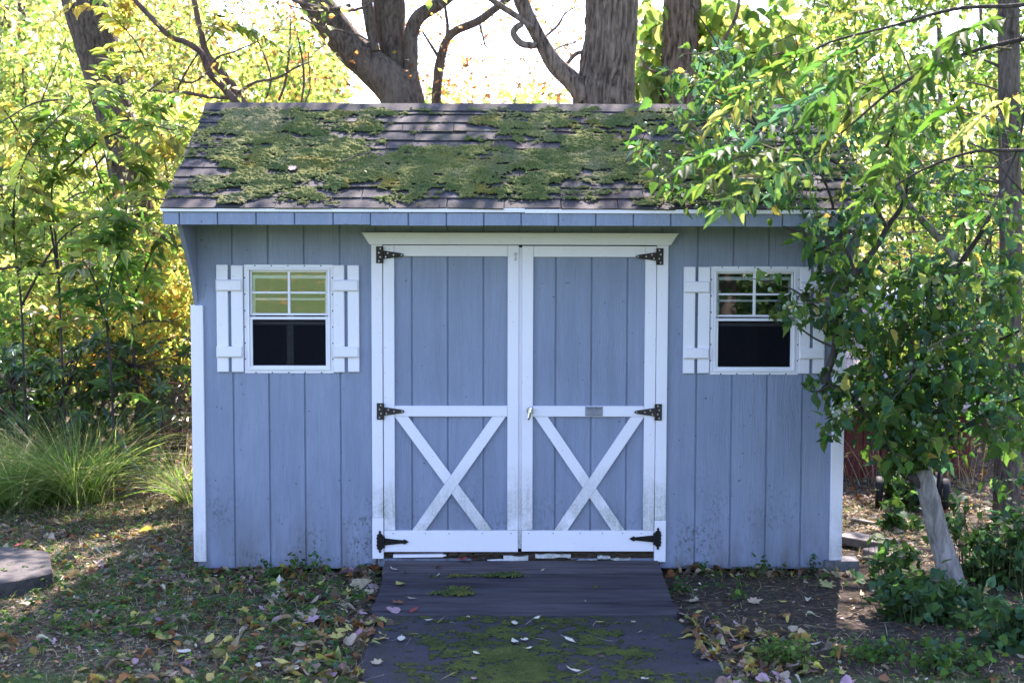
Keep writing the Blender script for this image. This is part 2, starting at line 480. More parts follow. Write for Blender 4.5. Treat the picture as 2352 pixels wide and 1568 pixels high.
# ------------------------------------------------------------------ shed
M_SIDE = mat_siding()
M_WHITE = mat_white('white_trim')
M_WGRIME = mat_white('white_trim_mildewed', 1.0, 0.10, 0.62, 0.45)
M_WNEW = mat_white('white_board_new', 0.0, dust=0.15)
M_WCORN = mat_white('white_corner_trim', 0.55, 0.0, 0.45, 0.3)
M_SHIN = mat_shingle()
M_BLACK = mat_simple('black_iron', (0.010, 0.010, 0.011), (0.022, 0.021, 0.020), 60, 0.45, 0.6)
M_RUST = mat_simple('rusted_hinge_steel', (0.020, 0.017, 0.017), (0.065, 0.043, 0.036), 120, 0.7, 0.3)
M_CHROME = mat_simple('chrome', (0.55, 0.55, 0.57), (0.62, 0.62, 0.63), 15, 0.16, 1.0, 0.02)
M_SCREWZ = mat_simple('zinc_screw', (0.30, 0.30, 0.31), (0.42, 0.42, 0.43), 50, 0.4, 0.8)
M_SCREWD = mat_simple('dark_screw', (0.03, 0.03, 0.05), (0.06, 0.06, 0.08), 50, 0.5, 0.4)
M_ROT = mat_simple('rotten_wood', (0.020, 0.014, 0.010), (0.085, 0.062, 0.045), 28, 0.95, 0, 0.9, 0.01, (1, 1, 3), 0.1)
M_DARKIN = mat_simple('bare_plywood', (0.16, 0.12, 0.08), (0.22, 0.17, 0.11), 12, 0.8)

WX = 1.862                      # half width over the corner boards
EY, EZ, RY, RZ = -0.49, 2.068, 0.73, 2.720
RX = 1.914                      # half length of the roof
BACKY = 2.44
slope = (RZ-EZ)/(RY-EY)
def roof_z(y):
    return EZ + (y-EY)*slope if y <= RY else RZ-(y-RY)*slope

shed = empty('garden_shed', (0, 0, 0),
             'grey blue wooden garden shed with white trim, double doors and a mossy shingle roof', 'shed')
GROOVE0 = P(541, 1250, 0)[0]
PITCH = 0.2032
# openings cut through the wall: two windows and the doorway
WIN = []
for (ul, ur, vt, vb) in ((561.6, 766.0, 606.8, 855.5), (1631.5, 1832.0, 612.0, 857.5)):
    a, b = P(ul, vt, 0), P(ur, vb, 0)
    WIN.append((0.5*(a[0]+b[0]), 1.746 if ul < 1000 else 1.742))
FW, FH = 0.505, 0.615
OPEN = [(c-0.222, c+0.222, zt-FH+0.04, zt-0.03) for c, zt in WIN]
DOOR = (-0.775, 0.780, 0.06, 1.862)
def wall_pieces(x0, x1, z0, z1):
    """rectangles left of [x0,x1]x[z0,z1] after the openings are cut out"""
    rects = [(x0, x1, z0, z1)]
    for (a, b, c, d) in OPEN+[DOOR]:
        nr = []
        for (p, q, r, t) in rects:
            if q <= a+1e-6 or p >= b-1e-6 or t <= c+1e-6 or r >= d-1e-6:
                nr.append((p, q, r, t)); continue
            if d < t: nr.append((p, q, d, t))
            if c > r: nr.append((p, q, r, c))
            zz0, zz1 = max(r, c), min(t, d)
            if p < a: nr.append((p, a, zz0, zz1))
            if q > b: nr.append((b, q, zz0, zz1))
        rects = nr
    return rects
wall = MB()
for r in wall_pieces(-1.845, 1.845, 0.0, 2.06): wall.box(r[0], r[1], 0.002, 0.016, r[2], r[3])
front_wall = wall.build('front_wall', M_SIDE, shed, fixn=False)
edges = [-1.845] + [GROOVE0+PITCH*k for k in range(-3, 22) if -1.83 < GROOVE0+PITCH*k < 1.83] + [1.845]
for a, b in zip(edges[:-1], edges[1:]):
    base = 0.002 + 0.012*rng.random()
    rs = wall_pieces(a+0.0045, b-0.0045, base, 2.055)
    if not rs: continue
    full = [r for r in rs if r[1]-r[0] > b-a-0.0095]
    sets = [[r] for r in rs] if len(full) == len(rs) else [rs]     # a board cut right through is two pieces
    for st in sets:
        mb = MB()
        for r in st:
            if r[1]-r[0] > 0.004: mb.bevbox(r[0], r[1], -0.0065, 0.0015, r[2], r[3], 0.0015)
        if mb.v: mb.build('siding_board', M_SIDE, front_wall)

# side and rear walls (grooved sheets), floor
def side_wall(sx):
    mb = MB()
    ys = list(np.arange(0.017, BACKY, PITCH)) + [BACKY]
    for a, b in zip(ys[:-1], ys[1:]):
        if b-a < 0.02: continue
        b2 = b-0.008
        cuts = [a] + ([RY] if a < RY < b2 else []) + [b2]
        for p, q in zip(cuts[:-1], cuts[1:]):
            x0, x1 = sorted((sx*1.820, sx*1.845))
            mb.prism_x([(p, 0.0), (q, 0.0), (q, roof_z(q)-0.03), (p, roof_z(p)-0.03)], x0, x1)
    x0, x1 = sorted((sx*1.812, sx*1.8195))
    mb.prism_x([(0.017, 0.0), (BACKY, 0.0), (BACKY, roof_z(BACKY)-0.035), (RY, RZ-0.035), (0.017, roof_z(0)-0.035)], x0, x1)
    return mb.build('side_wall', M_SIDE, shed)
side_wall(-1); side_wall(1)
rw = MB(); rw.box(-1.845, 1.845, BACKY+0.001, BACKY+0.016, 0.0, roof_z(BACKY)-0.03); rw.build('rear_wall', M_SIDE, shed)
fl = MB(); fl.box(-1.81, 1.81, 0.02, BACKY-0.002, 0.0, 0.055); fl.build('floor', M_DARKIN, shed)

# corner boards with a return down the side
for sx in (-1, 1):
    mb = MB()
    x0, x1 = sorted((sx*1.862, sx*1.792))
    mb.bevbox(x0, x1, -0.0265, -0.0068, 0.045, 1.515, 0.003)
    x0, x1 = sorted((sx*1.862, sx*1.8455))
    mb.box(x0, x1, -0.0062, 0.055, 0.045, 1.515)
    mb.build('corner_board', M_WCORN, shed)
# curved eave brackets
for sx in (-1, 1):
    t = np.linspace(0, 1, 14)
    zz = 1.527+(1.985-1.527)*t
    yy = -0.012 - 0.405*(0.55*t + 0.75*t**2.2 - 0.30*t**4)
    prof = [(0.0, 1.527)] + list(zip(yy, zz)) + [(-0.008, 1.985)]
    mb = MB(); x0, x1 = sorted((sx*1.846, sx*1.822))
    prof = [(min(y, -0.0075), z) for y, z in prof]
    mb.prism_x(prof, x0, x1); mb.build('eave_bracket', M_SIDE, shed)

# --- roof deck, fascia, drip edge, rakes
ang = math.atan(slope)
nY, nZ = -sin(ang), cos(ang)          # front slope normal
roof = MB()
roof.prism_x([(EY+0.012, EZ-0.022), (RY, RZ-0.020), (RY, RZ-0.036), (EY+0.02, EZ-0.036)], -RX+0.012, RX-0.012)
ryb, rzb = 2.62, RZ-(2.62-RY)*slope
roof.prism_x([(RY+0.001, RZ-0.020), (ryb, rzb-0.020), (ryb, rzb-0.036), (RY+0.001, RZ-0.036)], -RX+0.012, RX-0.012)
roof_o = roof.build('roof', M_DARKIN, shed)
# front shingles: rows of tabs laid in half-lap, each its own piece
SL = math.hypot(RY-EY, RZ-EZ)
NC = 11
EXPO = SL/NC
tab_meshes = []
for k in range(5):
    L, Wd, th = 0.300, EXPO+0.035, 0.0045
    r2 = np.random.default_rng(k)
    j = lambda a: float(r2.uniform(-a, a))
    # local: x along the eave, y up the slope (0 at the butt edge), z out of the roof
    v = [(-L/2+j(.002), j(.004), 0), (L/2+j(.002), j(.004), 0), (L/2, Wd, 0), (-L/2, Wd, 0)]
    mid = (0.0, j(.005))
    b = [(-L/2+j(.002), 0.0+j(.003)), (0, j(.004)), (L/2+j(.002), j(.003)), (L/2, Wd), (-L/2, Wd)]
    top = [(x, y, th+j(.0015) + (0.002 if y < 0.05 else -th+0.001)) for x, y in b]
    bot = [(x, y, 0.0) for x, y in b]
    mb = MB(); n = 5
    mb.poly(top+bot, [(0,1,2,3,4), (9,8,7,6,5)]+[(i, i+5, (i+1) % 5+5, (i+1) % 5) for i in range(5)])
    me = bpy.data.meshes.new('shingle'); me.from_pydata(mb.v, [], mb.f); me.update(); me.materials.append(M_SHIN)
    tab_meshes.append(me)
for c in range(NC):
    off = [0.0, 0.155, 0.07, 0.22][c % 4] + rng.uniform(-0.01, 0.01)
    x = -RX - off
    while x < RX:
        x0, x1 = max(x, -RX), min(x+0.304, RX)
        if x1-x0 > 0.03:
            o = bpy.data.objects.new('shingle', tab_meshes[rng.integers(5)])
            col.objects.link(o); o.parent = roof_o
            s0 = c*EXPO - 0.012 + rng.uniform(-0.008, 0.006)
            lift = 0.004 + rng.uniform(0, 0.0025)
            yb = EY + s0*cos(ang) + nY*(-0.016+lift)
            zb = EZ + s0*sin(ang) + nZ*(-0.016+lift)
            o.location = ((x0+x1)/2, yb, zb)
            o.rotation_euler = (ang-0.034+rng.uniform(-0.008, 0.008), rng.uniform(-0.008, 0.008), rng.uniform(-0.016, 0.016))
            o.scale = ((x1-x0)/0.304, 1, 1)
        x += 0.304
# ridge caps
x = -RX
while x < RX:
    x1 = min(x+0.26, RX)
    mb = MB(); w = 0.10; lz = 0.006
    z0 = rng.uniform(0, 0.004)
    a = [(RY-w*cos(ang), RZ-w*sin(ang)+lz+z0-0.008), (RY-0.012, RZ+lz+z0-0.004), (RY+0.012, RZ+lz+z0-0.004), (RY+w*cos(ang), RZ-w*sin(ang)+lz+z0-0.008)]
    prof = a + [(y, z-0.006) for y, z in reversed(a)]
    mb.prism_x(prof, x+0.001, x1+0.018); mb.build('ridge_cap', M_SHIN, roof_o); x = x1
# rear slope shingle courses, one stepped sheet (out of sight)
mb = MB(); rl = math.hypot(ryb-RY, rzb-RZ); nc2 = 15
for c in range(nc2):
    s0, s1 = rl*c/nc2, rl*(c+1)/nc2+0.01
    mb.prism_x([(RY+s0*cos(ang)+0.002, RZ-s0*sin(ang)-0.018), (RY+s1*cos(ang), RZ-s1*sin(ang)-0.006), (RY+s1*cos(ang), RZ-s1*sin(ang)-0.017), (RY+s0*cos(ang)+0.002, RZ-s0*sin(ang)-0.0195)], -RX, RX)
tag(mb.build('shingle_courses', M_SHIN, roof_o, fixn=True), kind='stuff')
# rakes
for sx in (-1, 1):
    mb = MB(); x0, x1 = sorted((sx*(RX-0.005), sx*(RX-0.024)))
    mb.prism_x([(EY+0.03, EZ-0.038), (RY, RZ-0.038), (RY, RZ-0.12), (EY+0.03, EZ-0.095)], x0, x1)
    mb.prism_x([(RY+0.001, RZ-0.038), (ryb-0.01, rzb-0.038), (ryb-0.01, rzb-0.11), (RY+0.001, RZ-0.12)], x0, x1)
    mb.build('rake_board', M_SIDE, shed)
# white drip edge in two lengths that meet a little out of line
dl = MB(); dl.bevbox(-RX+0.002, 0.02, EY-0.006, EY+0.014, 2.034, 2.0575, 0.002); dl.build('drip_edge', M_WHITE, shed)
dl = MB(); dl.bevbox(0.0205, RX-0.002, EY-0.006, EY+0.014, 2.030, 2.0515, 0.002); dl.build('drip_edge', M_WHITE, shed)
fas = MB(); fas.box(-1.896, 1.896, EY+0.018, EY+0.030, 1.967, 2.050); fascia = fas.build('fascia', M_SIDE, shed)
fg = [-1.898] + [P(u, 495, EY)[0] for u in (411, 499, 587.5, 676, 764.5, 850.5, 937.5, 1025, 1111, 1197, 1282.5, 1368.5, 1455, 1541, 1626.5, 1712, 1797.5, 1883, 1968)] + [1.898]
for a, b in zip(fg[:-1], fg[1:]):
    dz = rng.uniform(-0.0015, 0.0015) - (0.003 if a > -0.85 else 0.0)
    mb = MB(); mb.bevbox(a+0.004, b-0.003, EY+0.004, EY+0.0175, 1.966+dz, 2.0295, 0.0015); mb.build('fascia_board', M_SIDE, fascia)
so = MB(); so.box(-1.89, 1.89, EY+0.031, -0.0072, 1.987, 1.996); so.build('soffit', M_SIDE, shed)

# --- header over the doors
hd = MB()
xl0, xl1 = P(833, 538, -0.04)[0], P(849, 562, -0.04)[0]; xr0, xr1 = P(1556, 541, -0.04)[0], P(1540, 566, -0.04)[0]
hd.prism([(xl1, 1.862), (xr1, 1.862), (xr0, 1.921), (xl0, 1.921)], -0.052, -0.0070)
hd.prism([(xl0-0.004, 1.9215), (xr0+0.004, 1.9215), (xr0+0.004, 1.928), (xl0-0.004, 1.928)], -0.056, -0.0071)
hd.build('door_header', M_WHITE, shed)
# --- jambs with the newer white blocks below
for sx, bot, top in ((-1, 0.064, 0.300), (1, 0.045, 0.285)):
    a = (-0.838, -0.776) if sx < 0 else (0.781, 0.845)
    mb = MB(); mb.bevbox(a[0], a[1], -0.030, -0.0072, top+0.001, 1.8615, 0.003); jb = mb.build('door_jamb', M_WGRIME, shed)
    mb = MB(); mb.bevbox(a[0]-0.001, a[1]+0.001, -0.033, -0.0072, bot, top, 0.003); mb.build('patch_board', M_WNEW, jb)
    mb = MB(); mb.box(a[0]+0.006, a[1]-0.01, -0.004, 0.03, 0.0, bot); mb.build('jamb_stub', M_ROT, jb)

# --- doors
def brace(p, q, w, y0, y1, zlo, zhi):
    """flat bar from p to q (x,z) trimmed level at zlo/zhi"""
    (xa, za), (xb, zb) = p, q
    L = math.hypot(xb-xa, zb-za); half = w/2*L/abs(zb-za)
    return [(xa-half, za), (xa+half, za), (xb+half, zb), (xb-half, zb)]
def t_hinge(x, z, sx, parent):
    """strap hinge: plate on the jamb, tapered strap across the stile; sx=+1 strap points right"""
    mb = MB()
    px0, px1 = sorted((x-sx*0.036, x))
    mb.bevbox(px0, px1, -0.0385, -0.0335, z-0.047, z+0.047, 0.001)
    mb.cyl((x, -0.040, z-0.046), (x, -0.040, z+0.046), 0.0065, n=10)
    pts = [(x, z+0.025), (x, z-0.025), (x+sx*0.105, z-0.010), (x+sx*0.120, z-0.004), (x+sx*0.120, z+0.004), (x+sx*0.105, z+0.010)]
    if sx < 0: pts = pts[::-1]
    mb.prism(pts, -0.0370, -0.0335)
    for hx, hz in ((-0.012, .035), (-0.02, .012), (-0.012, -.012), (-0.02, -.035)):
        mb.cyl((x+sx*hx*1.0, -0.0405, z+hz), (x+sx*hx, -0.0385, z+hz), 0.0048, n=8, mi=1)
    for hx, hz in ((0.018, -.012), (0.030, .010), (0.062, 0.0), (0.108, 0.0)):
        mb.cyl((x+sx*hx, -0.0390, z+hz), (x+sx*hx, -0.0369, z+hz), 0.0045, n=8, mi=1)
    mb.build('hinge', [M_RUST, M_SCREWZ], parent)
def fancy_hinge(x, z, sx, parent):
    """black ornamental hinge with spear tip and scalloped plate"""
    mb = MB()
    half = [(0.000, .066), (0.008, .056), (0.004, .050), (0.012, .044), (0.019, .036), (0.014, .030), (0.021, .022), (0.016, .010), (0.019, 0.0)]
    right = half + [(a, -b) for a, b in reversed(half[:-1])]
    left = [(-a, b) for a, b in reversed(right[1:-1])]
    xc = x-sx*0.021
    out = [(xc+a, z+b) for a, b in right+left]
    mb.prism(out[::-1], -0.0395, -0.0335)
    mb.cyl((x, -0.041, z-0.034), (x, -0.041, z+0.034), 0.0075, n=10)
    st = [(0.0, .021), (0.112, .009), (0.116, .015), (0.128, .010), (0.143, 0.0)]
    pts = [(x+sx*a, z+b) for a, b in st] + [(x+sx*a, z-b) for a, b in reversed(st[:-1])]
    if sx > 0: pts = pts[::-1]
    mb.prism(pts, -0.0390, -0.0335)
    for hx in (0.02, 0.06, 0.10): mb.cyl((x+sx*hx, -0.0415, z), (x+sx*hx, -0.0388, z), 0.0045, n=8)
    for hz in (.040, .012, -.012, -.040): mb.cyl((xc, -0.0415, z+hz), (xc, -0.0394, z+hz), 0.004, n=8)
    mb.build('ornamental_hinge', M_BLACK, parent)
def screw_dots(pts, y, r, parent, mat, name='screw'):
    mb = MB()
    for x, z in pts: mb.cyl((x, y-0.0012, z), (x, y+0.001, z), r, n=8)
    return mb.build(name, mat, parent)

for sx in (-1, 1):
    d0, d1 = (-0.772, -0.003) if sx < 0 else (0.016, 0.778)
    dtop, dbot = (1.8575, 0.103) if sx < 0 else (1.8555, 0.106)
    door = MB(); door.box(d0+0.004, d1-0.004, 0.004, 0.014, dbot+0.004, dtop-0.004)
    door_o = door.build('door', M_SIDE, shed)
    gr = [P(u, 800, 0)[0] for u in ((946.5, 1028.5, 1110.5) if sx < 0 else (1276, 1358, 1440))]
    es = [d0+0.005]+gr+[d1-0.005]
    for a, b in zip(es[:-1], es[1:]):
        mb = MB(); mb.bevbox(a+0.0045, b-0.0045, -0.005, 0.0035, dbot+0.01, dtop-0.01, 0.0015); mb.build('siding_board', M_SIDE, door_o)
    sw = 0.063
    yf, yb = -0.0265, -0.0055
    zr0, zr1 = dtop-0.062, dtop
    zm0, zm1 = 0.884, 0.945
    zb1 = 0.226
    for (a, b) in ((d0, d0+sw), (d1-sw, d1)):
        mb = MB(); mb.bevbox(a, b, yf, yb, zb1+0.001, dtop, 0.0025); mb.build('stile', M_WGRIME, door_o)
    for (r0, r1) in ((zr0, zr1), (zm0, zm1)):
        mb = MB(); mb.bevbox(d0+sw+0.0008, d1-sw-0.0008, yf+0.0006, yb, r0, r1, 0.0025); mb.build('rail', M_WHITE, door_o)
    mb = MB(); mb.bevbox(d0+0.001, d1-0.001, yf-0.004, yb, dbot, zb1, 0.003); br = mb.build('bottom_rail', M_WNEW, door_o)
    xs = np.linspace(d0+0.06, d1-0.06, 5 if sx < 0 else 6)
    screw_dots([(x+rng.uniform(-.02, .02), zb1-0.014) for x in xs], yf-0.004, 0.004, door_o, M_SCREWZ)
    # crossed braces: one runs through, the other is in two lengths that butt against it
    il, ir = d0+sw, d1-sw
    w = 0.062
    if sx < 0: A, B = (P(922, 957, -.02)[0], P(1115, 1215, -.02)[0]), (P(1146, 957, -.02)[0], P(962, 1215, -.02)[0])
    else: A, B = (P(1243, 957, -.02)[0], P(1420, 1215, -.02)[0]), (P(1464, 957, -.02)[0], P(1288, 1215, -.02)[0])
    zt, zbm = zm0-0.001, zb1+0.001
    def clampx(o): return [(min(max(x, il+0.001), ir-0.001), z) for x, z in o]
    over = clampx(brace((B[1], zbm), (B[0], zt), w, 0, 0, 0, 0))
    mb = MB(); mb.prism(over, yf, yb); mb.build('brace', M_WGRIME, door_o)
    full = brace((A[1], zbm), (A[0], zt), w, 0, 0, 0, 0)
    # cut the second bar by the first: intersect edges
    def xat(p, q, z): return p[0]+(q[0]-p[0])*(z-p[1])/(q[1]-p[1])
    def meet(p1, p2, q1, q2):
        a = np.array([[p2[0]-p1[0], -(q2[0]-q1[0])], [p2[1]-p1[1], -(q2[1]-q1[1])]]); bb = np.array([q1[0]-p1[0], q1[1]-p1[1]])
        t = np.linalg.solve(a, bb)[0]; return (p1[0]+(p2[0]-p1[0])*t, p1[1]+(p2[1]-p1[1])*t)
    ob = brace((B[1], zbm), (B[0], zt), w+0.002, 0, 0, 0, 0)
    oL, oR = (ob[0], ob[3]), (ob[1], ob[2])          # left and right edges of the through bar
    fL, fR = (full[0], full[3]), (full[1], full[2])
    upper = clampx([meet(*fL, *oL), meet(*fR, *oL), full[2], full[3]])
    lower = clampx([full[0], full[1], meet(*fR, *oR), meet(*fL, *oR)])
    for o2 in (upper, lower):
        mb = MB(); mb.prism(o2, yf+0.0007, yb); mb.build('brace', M_WGRIME, door_o)
    hx = d0-0.002 if sx < 0 else d1+0.001
    hs = 1 if sx < 0 else -1
    for hz in ((1.803, 0.915) if sx < 0 else (1.797, 0.912)): t_hinge(hx, hz, hs, door_o)
    fancy_hinge(hx, P(900, 1243, -.03)[2] if sx < 0 else P(1500, 1236, -.03)[2], hs, door_o)
    if sx > 0:
        # chrome lever handle
        hp = P(1217, 945, -0.03)
        mb = MB(); mb.cyl((hp[0]+.001, -0.034, hp[2]+.006), (hp[0]+.001, -0.0264, hp[2]+.006), 0.019, 0.022, n=20)
        mb.cyl((hp[0]+.001, -0.055, hp[2]+.006), (hp[0]+.001, -0.034, hp[2]+.006), 0.007, n=12)
        c0 = np.array([hp[0]+0.010, -0.058, hp[2]+0.036]); c1 = np.array([hp[0]-0.009, -0.058, hp[2]-0.044])
        for t0, t1, r0, r1 in ((0, .12, .004, .008), (.12, .45, .008, .010), (.45, .88, .010, .008), (.88, 1, .008, .004)):
            mb.cyl(c0+(c1-c0)*t0, c0+(c1-c0)*t1, r0, r1, n=12)
        mb.build('handle', M_CHROME, door_o, smooth=False)
    else:
        hp = P(1184, 583, -0.03)
        mb = MB(); mb.cyl((hp[0], -0.040, hp[2]), (hp[0], -0.0262, hp[2]), 0.003, n=8)
        prev = np.array([hp[0], -0.038, hp[2]])
        for q in ((hp[0]+.001, -.036, hp[2]-.018), (hp[0]+.004, -.034, hp[2]-.030), (hp[0]-.001, -.033, hp[2]-.036), (hp[0]-.007, -.033, hp[2]-.033)):
            mb.cyl(prev, q, 0.0020, n=6); prev = np.array(q)
        mb.cyl((hp[0], -0.0395, hp[2]-.006), (hp[0], -0.0385, hp[2]+.006), 0.006, n=10)
        mb.build('hook', M_SCREWZ, door_o)
    if sx > 0:
        # maker's plate: grey metal with dark serif-like lettering and four lines of fine print
        M_PLATE = mat_simple('plate_metal', (0.21, 0.21, 0.24), (0.27, 0.27, 0.30), 30, 0.5, 0.3, 0.05)
        M_INK = mat_simple('plate_ink', (0.025, 0.024, 0.05), (0.035, 0.034, 0.06), 30, 0.6)
        pa, pb = P(1344, 933.5, -0.027), P(1384.5, 955, -0.027)
        mb = MB(); mb.bevbox(pa[0], pb[0], -0.0295, -0.0262, pb[2], pa[2], 0.0008)
        plate = mb.build('name_plate', [M_PLATE, M_INK], door_o)
        pw, ph = pb[0]-pa[0], pa[2]-pb[2]
        cu = bpy.data.curves.new('t', 'FONT'); cu.body = '"SHED MAN"'; cu.size = 1.0; cu.offset = 0.018
        to = bpy.data.objects.new('t', cu); col.objects.link(to)
        dg = bpy.context.evaluated_depsgraph_get(); tm = bpy.data.meshes.new_from_object(to.evaluated_get(dg))
        tv = np.array([v.co[:] for v in tm.vertices]); tf = [list(p.vertices) for p in tm.polygons]
        bpy.data.objects.remove(to); bpy.data.curves.remove(cu); bpy.data.meshes.remove(tm)
        mn, mx = tv.min(0), tv.max(0)
        tx = pa[0]+pw*0.06+(tv[:, 0]-mn[0])/(mx[0]-mn[0])*pw*0.88
        tz = pa[2]-ph*0.27+(tv[:, 1]-mn[1])/(mx[1]-mn[1])*ph*0.21
        pv = [v.co[:] for v in plate.data.vertices]; pfaces = [list(p.vertices) for p in plate.data.polygons]
        n0 = len(pv)
        allv = pv+[(float(a), -0.0299, float(b)) for a, b in zip(tx, tz)]
        allf = pfaces+[[i+n0 for i in f] for f in tf]; mis = [0]*len(pfaces)+[1]*len(tf)
        for row, (x0, x1, hh) in enumerate(((.10, .88, .035), (.25, .78, .035), (.30, .68, .03), (.08, .94, .04))):
            zc = pa[2]-ph*(0.37, 0.52, 0.66, 0.85)[row]
            x = x0
            while x < x1-0.02:
                wl = float(rng.uniform(.03, .10)); xe = min(x+wl, x1)
                n0 = len(allv)
                allv += [(pa[0]+pw*x, -0.0299, zc-ph*hh/2), (pa[0]+pw*xe, -0.0299, zc-ph*hh/2), (pa[0]+pw*xe, -0.0299, zc+ph*hh/2), (pa[0]+pw*x, -0.0299, zc+ph*hh/2)]
                allf.append([n0, n0+1, n0+2, n0+3]); mis.append(1); x = xe+0.025
        me = bpy.data.meshes.new('name_plate'); me.from_pydata(allv, [], allf); me.polygons.foreach_set('material_index', mis); me.update()
        me.materials.append(M_PLATE); me.materials.append(M_INK); plate.data = me
        plate['label'] = 'grey metal maker plate with dark lettering'
# astragal strip closing the gap between the doors
mb = MB(); mb.box(-0.0025, 0.0155, -0.012, 0.012, 0.12, 1.846); mb.build('astragal', M_WGRIME, shed)

# --- rotten sill below the doors: dark beam, split lips and paint flakes
sill = MB(); sill.box(-0.772, 0.778, 0.004, 0.05, 0.0, 0.099)
sill_o = sill.build('sill', M_ROT, shed)
for k in range(16):
    x0 = rng.uniform(-0.76, 0.66); L = rng.uniform(0.05, 0.30); x1 = min(x0+L, 0.77)
    z = rng.uniform(0.045, 0.094); h = rng.uniform(0.006, 0.018)
    n = 7; xs = np.linspace(x0, x1, n)
    up = [(x, z+h*rng.uniform(0.6, 1.3)) for x in xs]; dn = [(x, z-h*rng.uniform(0.2, 0.9)) for x in xs[::-1]]
    mb = MB(); y1 = -rng.uniform(0.002, 0.018); mb.prism(dn[::-1]+up[::-1], y1-0.004-0.0007*k, 0.0035)
    mb.build('splinter', M_WGRIME if (k % 3 == 0 or (x0 < -0.4 and k % 2)) else M_ROT, sill_o)
mb = MB(); mb.prism([(-0.72, .070), (-0.44, .074), (-0.415, .082), (-0.44, .090), (-0.72, .086)], -0.030, 0.0036); mb.build('paint_strip', M_WNEW, sill_o)

# --- windows with shutters
def mat_glass():
    s = NT('window_glass')
    gl = s.n('ShaderNodeBsdfGlossy'); gl.inputs['Roughness'].default_value = 0.01; gl.inputs['Color'].default_value = (0.95, 0.97, 0.96, 1)
    tr = s.n('ShaderNodeBsdfTransparent'); tr.inputs['Color'].default_value = (0.92, 0.95, 0.94, 1)
    fr = s.n('ShaderNodeFresnel'); fr.inputs['IOR'].default_value = 1.75
    k = s.math('MULTIPLY', fr.outputs[0], 1.9, True)
    mx = s.n('ShaderNodeMixShader'); s.l(k, mx.inputs[0]); s.l(tr.outputs[0], mx.inputs[1]); s.l(gl.outputs[0], mx.inputs[2])
    s.l(mx.outputs[0], s.out.inputs['Surface']); return s.m
def mat_screen():
    s = NT('insect_screen')
    d = s.n('ShaderNodeBsdfDiffuse'); d.inputs['Color'].default_value = (0.012, 0.012, 0.016, 1)
    tr = s.n('ShaderNodeBsdfTransparent'); mx = s.n('ShaderNodeMixShader'); mx.inputs[0].default_value = 0.55
    s.l(tr.outputs[0], mx.inputs[1]); s.l(d.outputs[0], mx.inputs[2]); s.l(mx.outputs[0], s.out.inputs['Surface']); return s.m
M_GLASS, M_SCREEN = mat_glass(), mat_screen()
M_VINYL = mat_simple('white_aluminium', (0.72, 0.69, 0.73), (0.79, 0.76, 0.79), 8, 0.35, 0, 0.03)
U = 0.00047
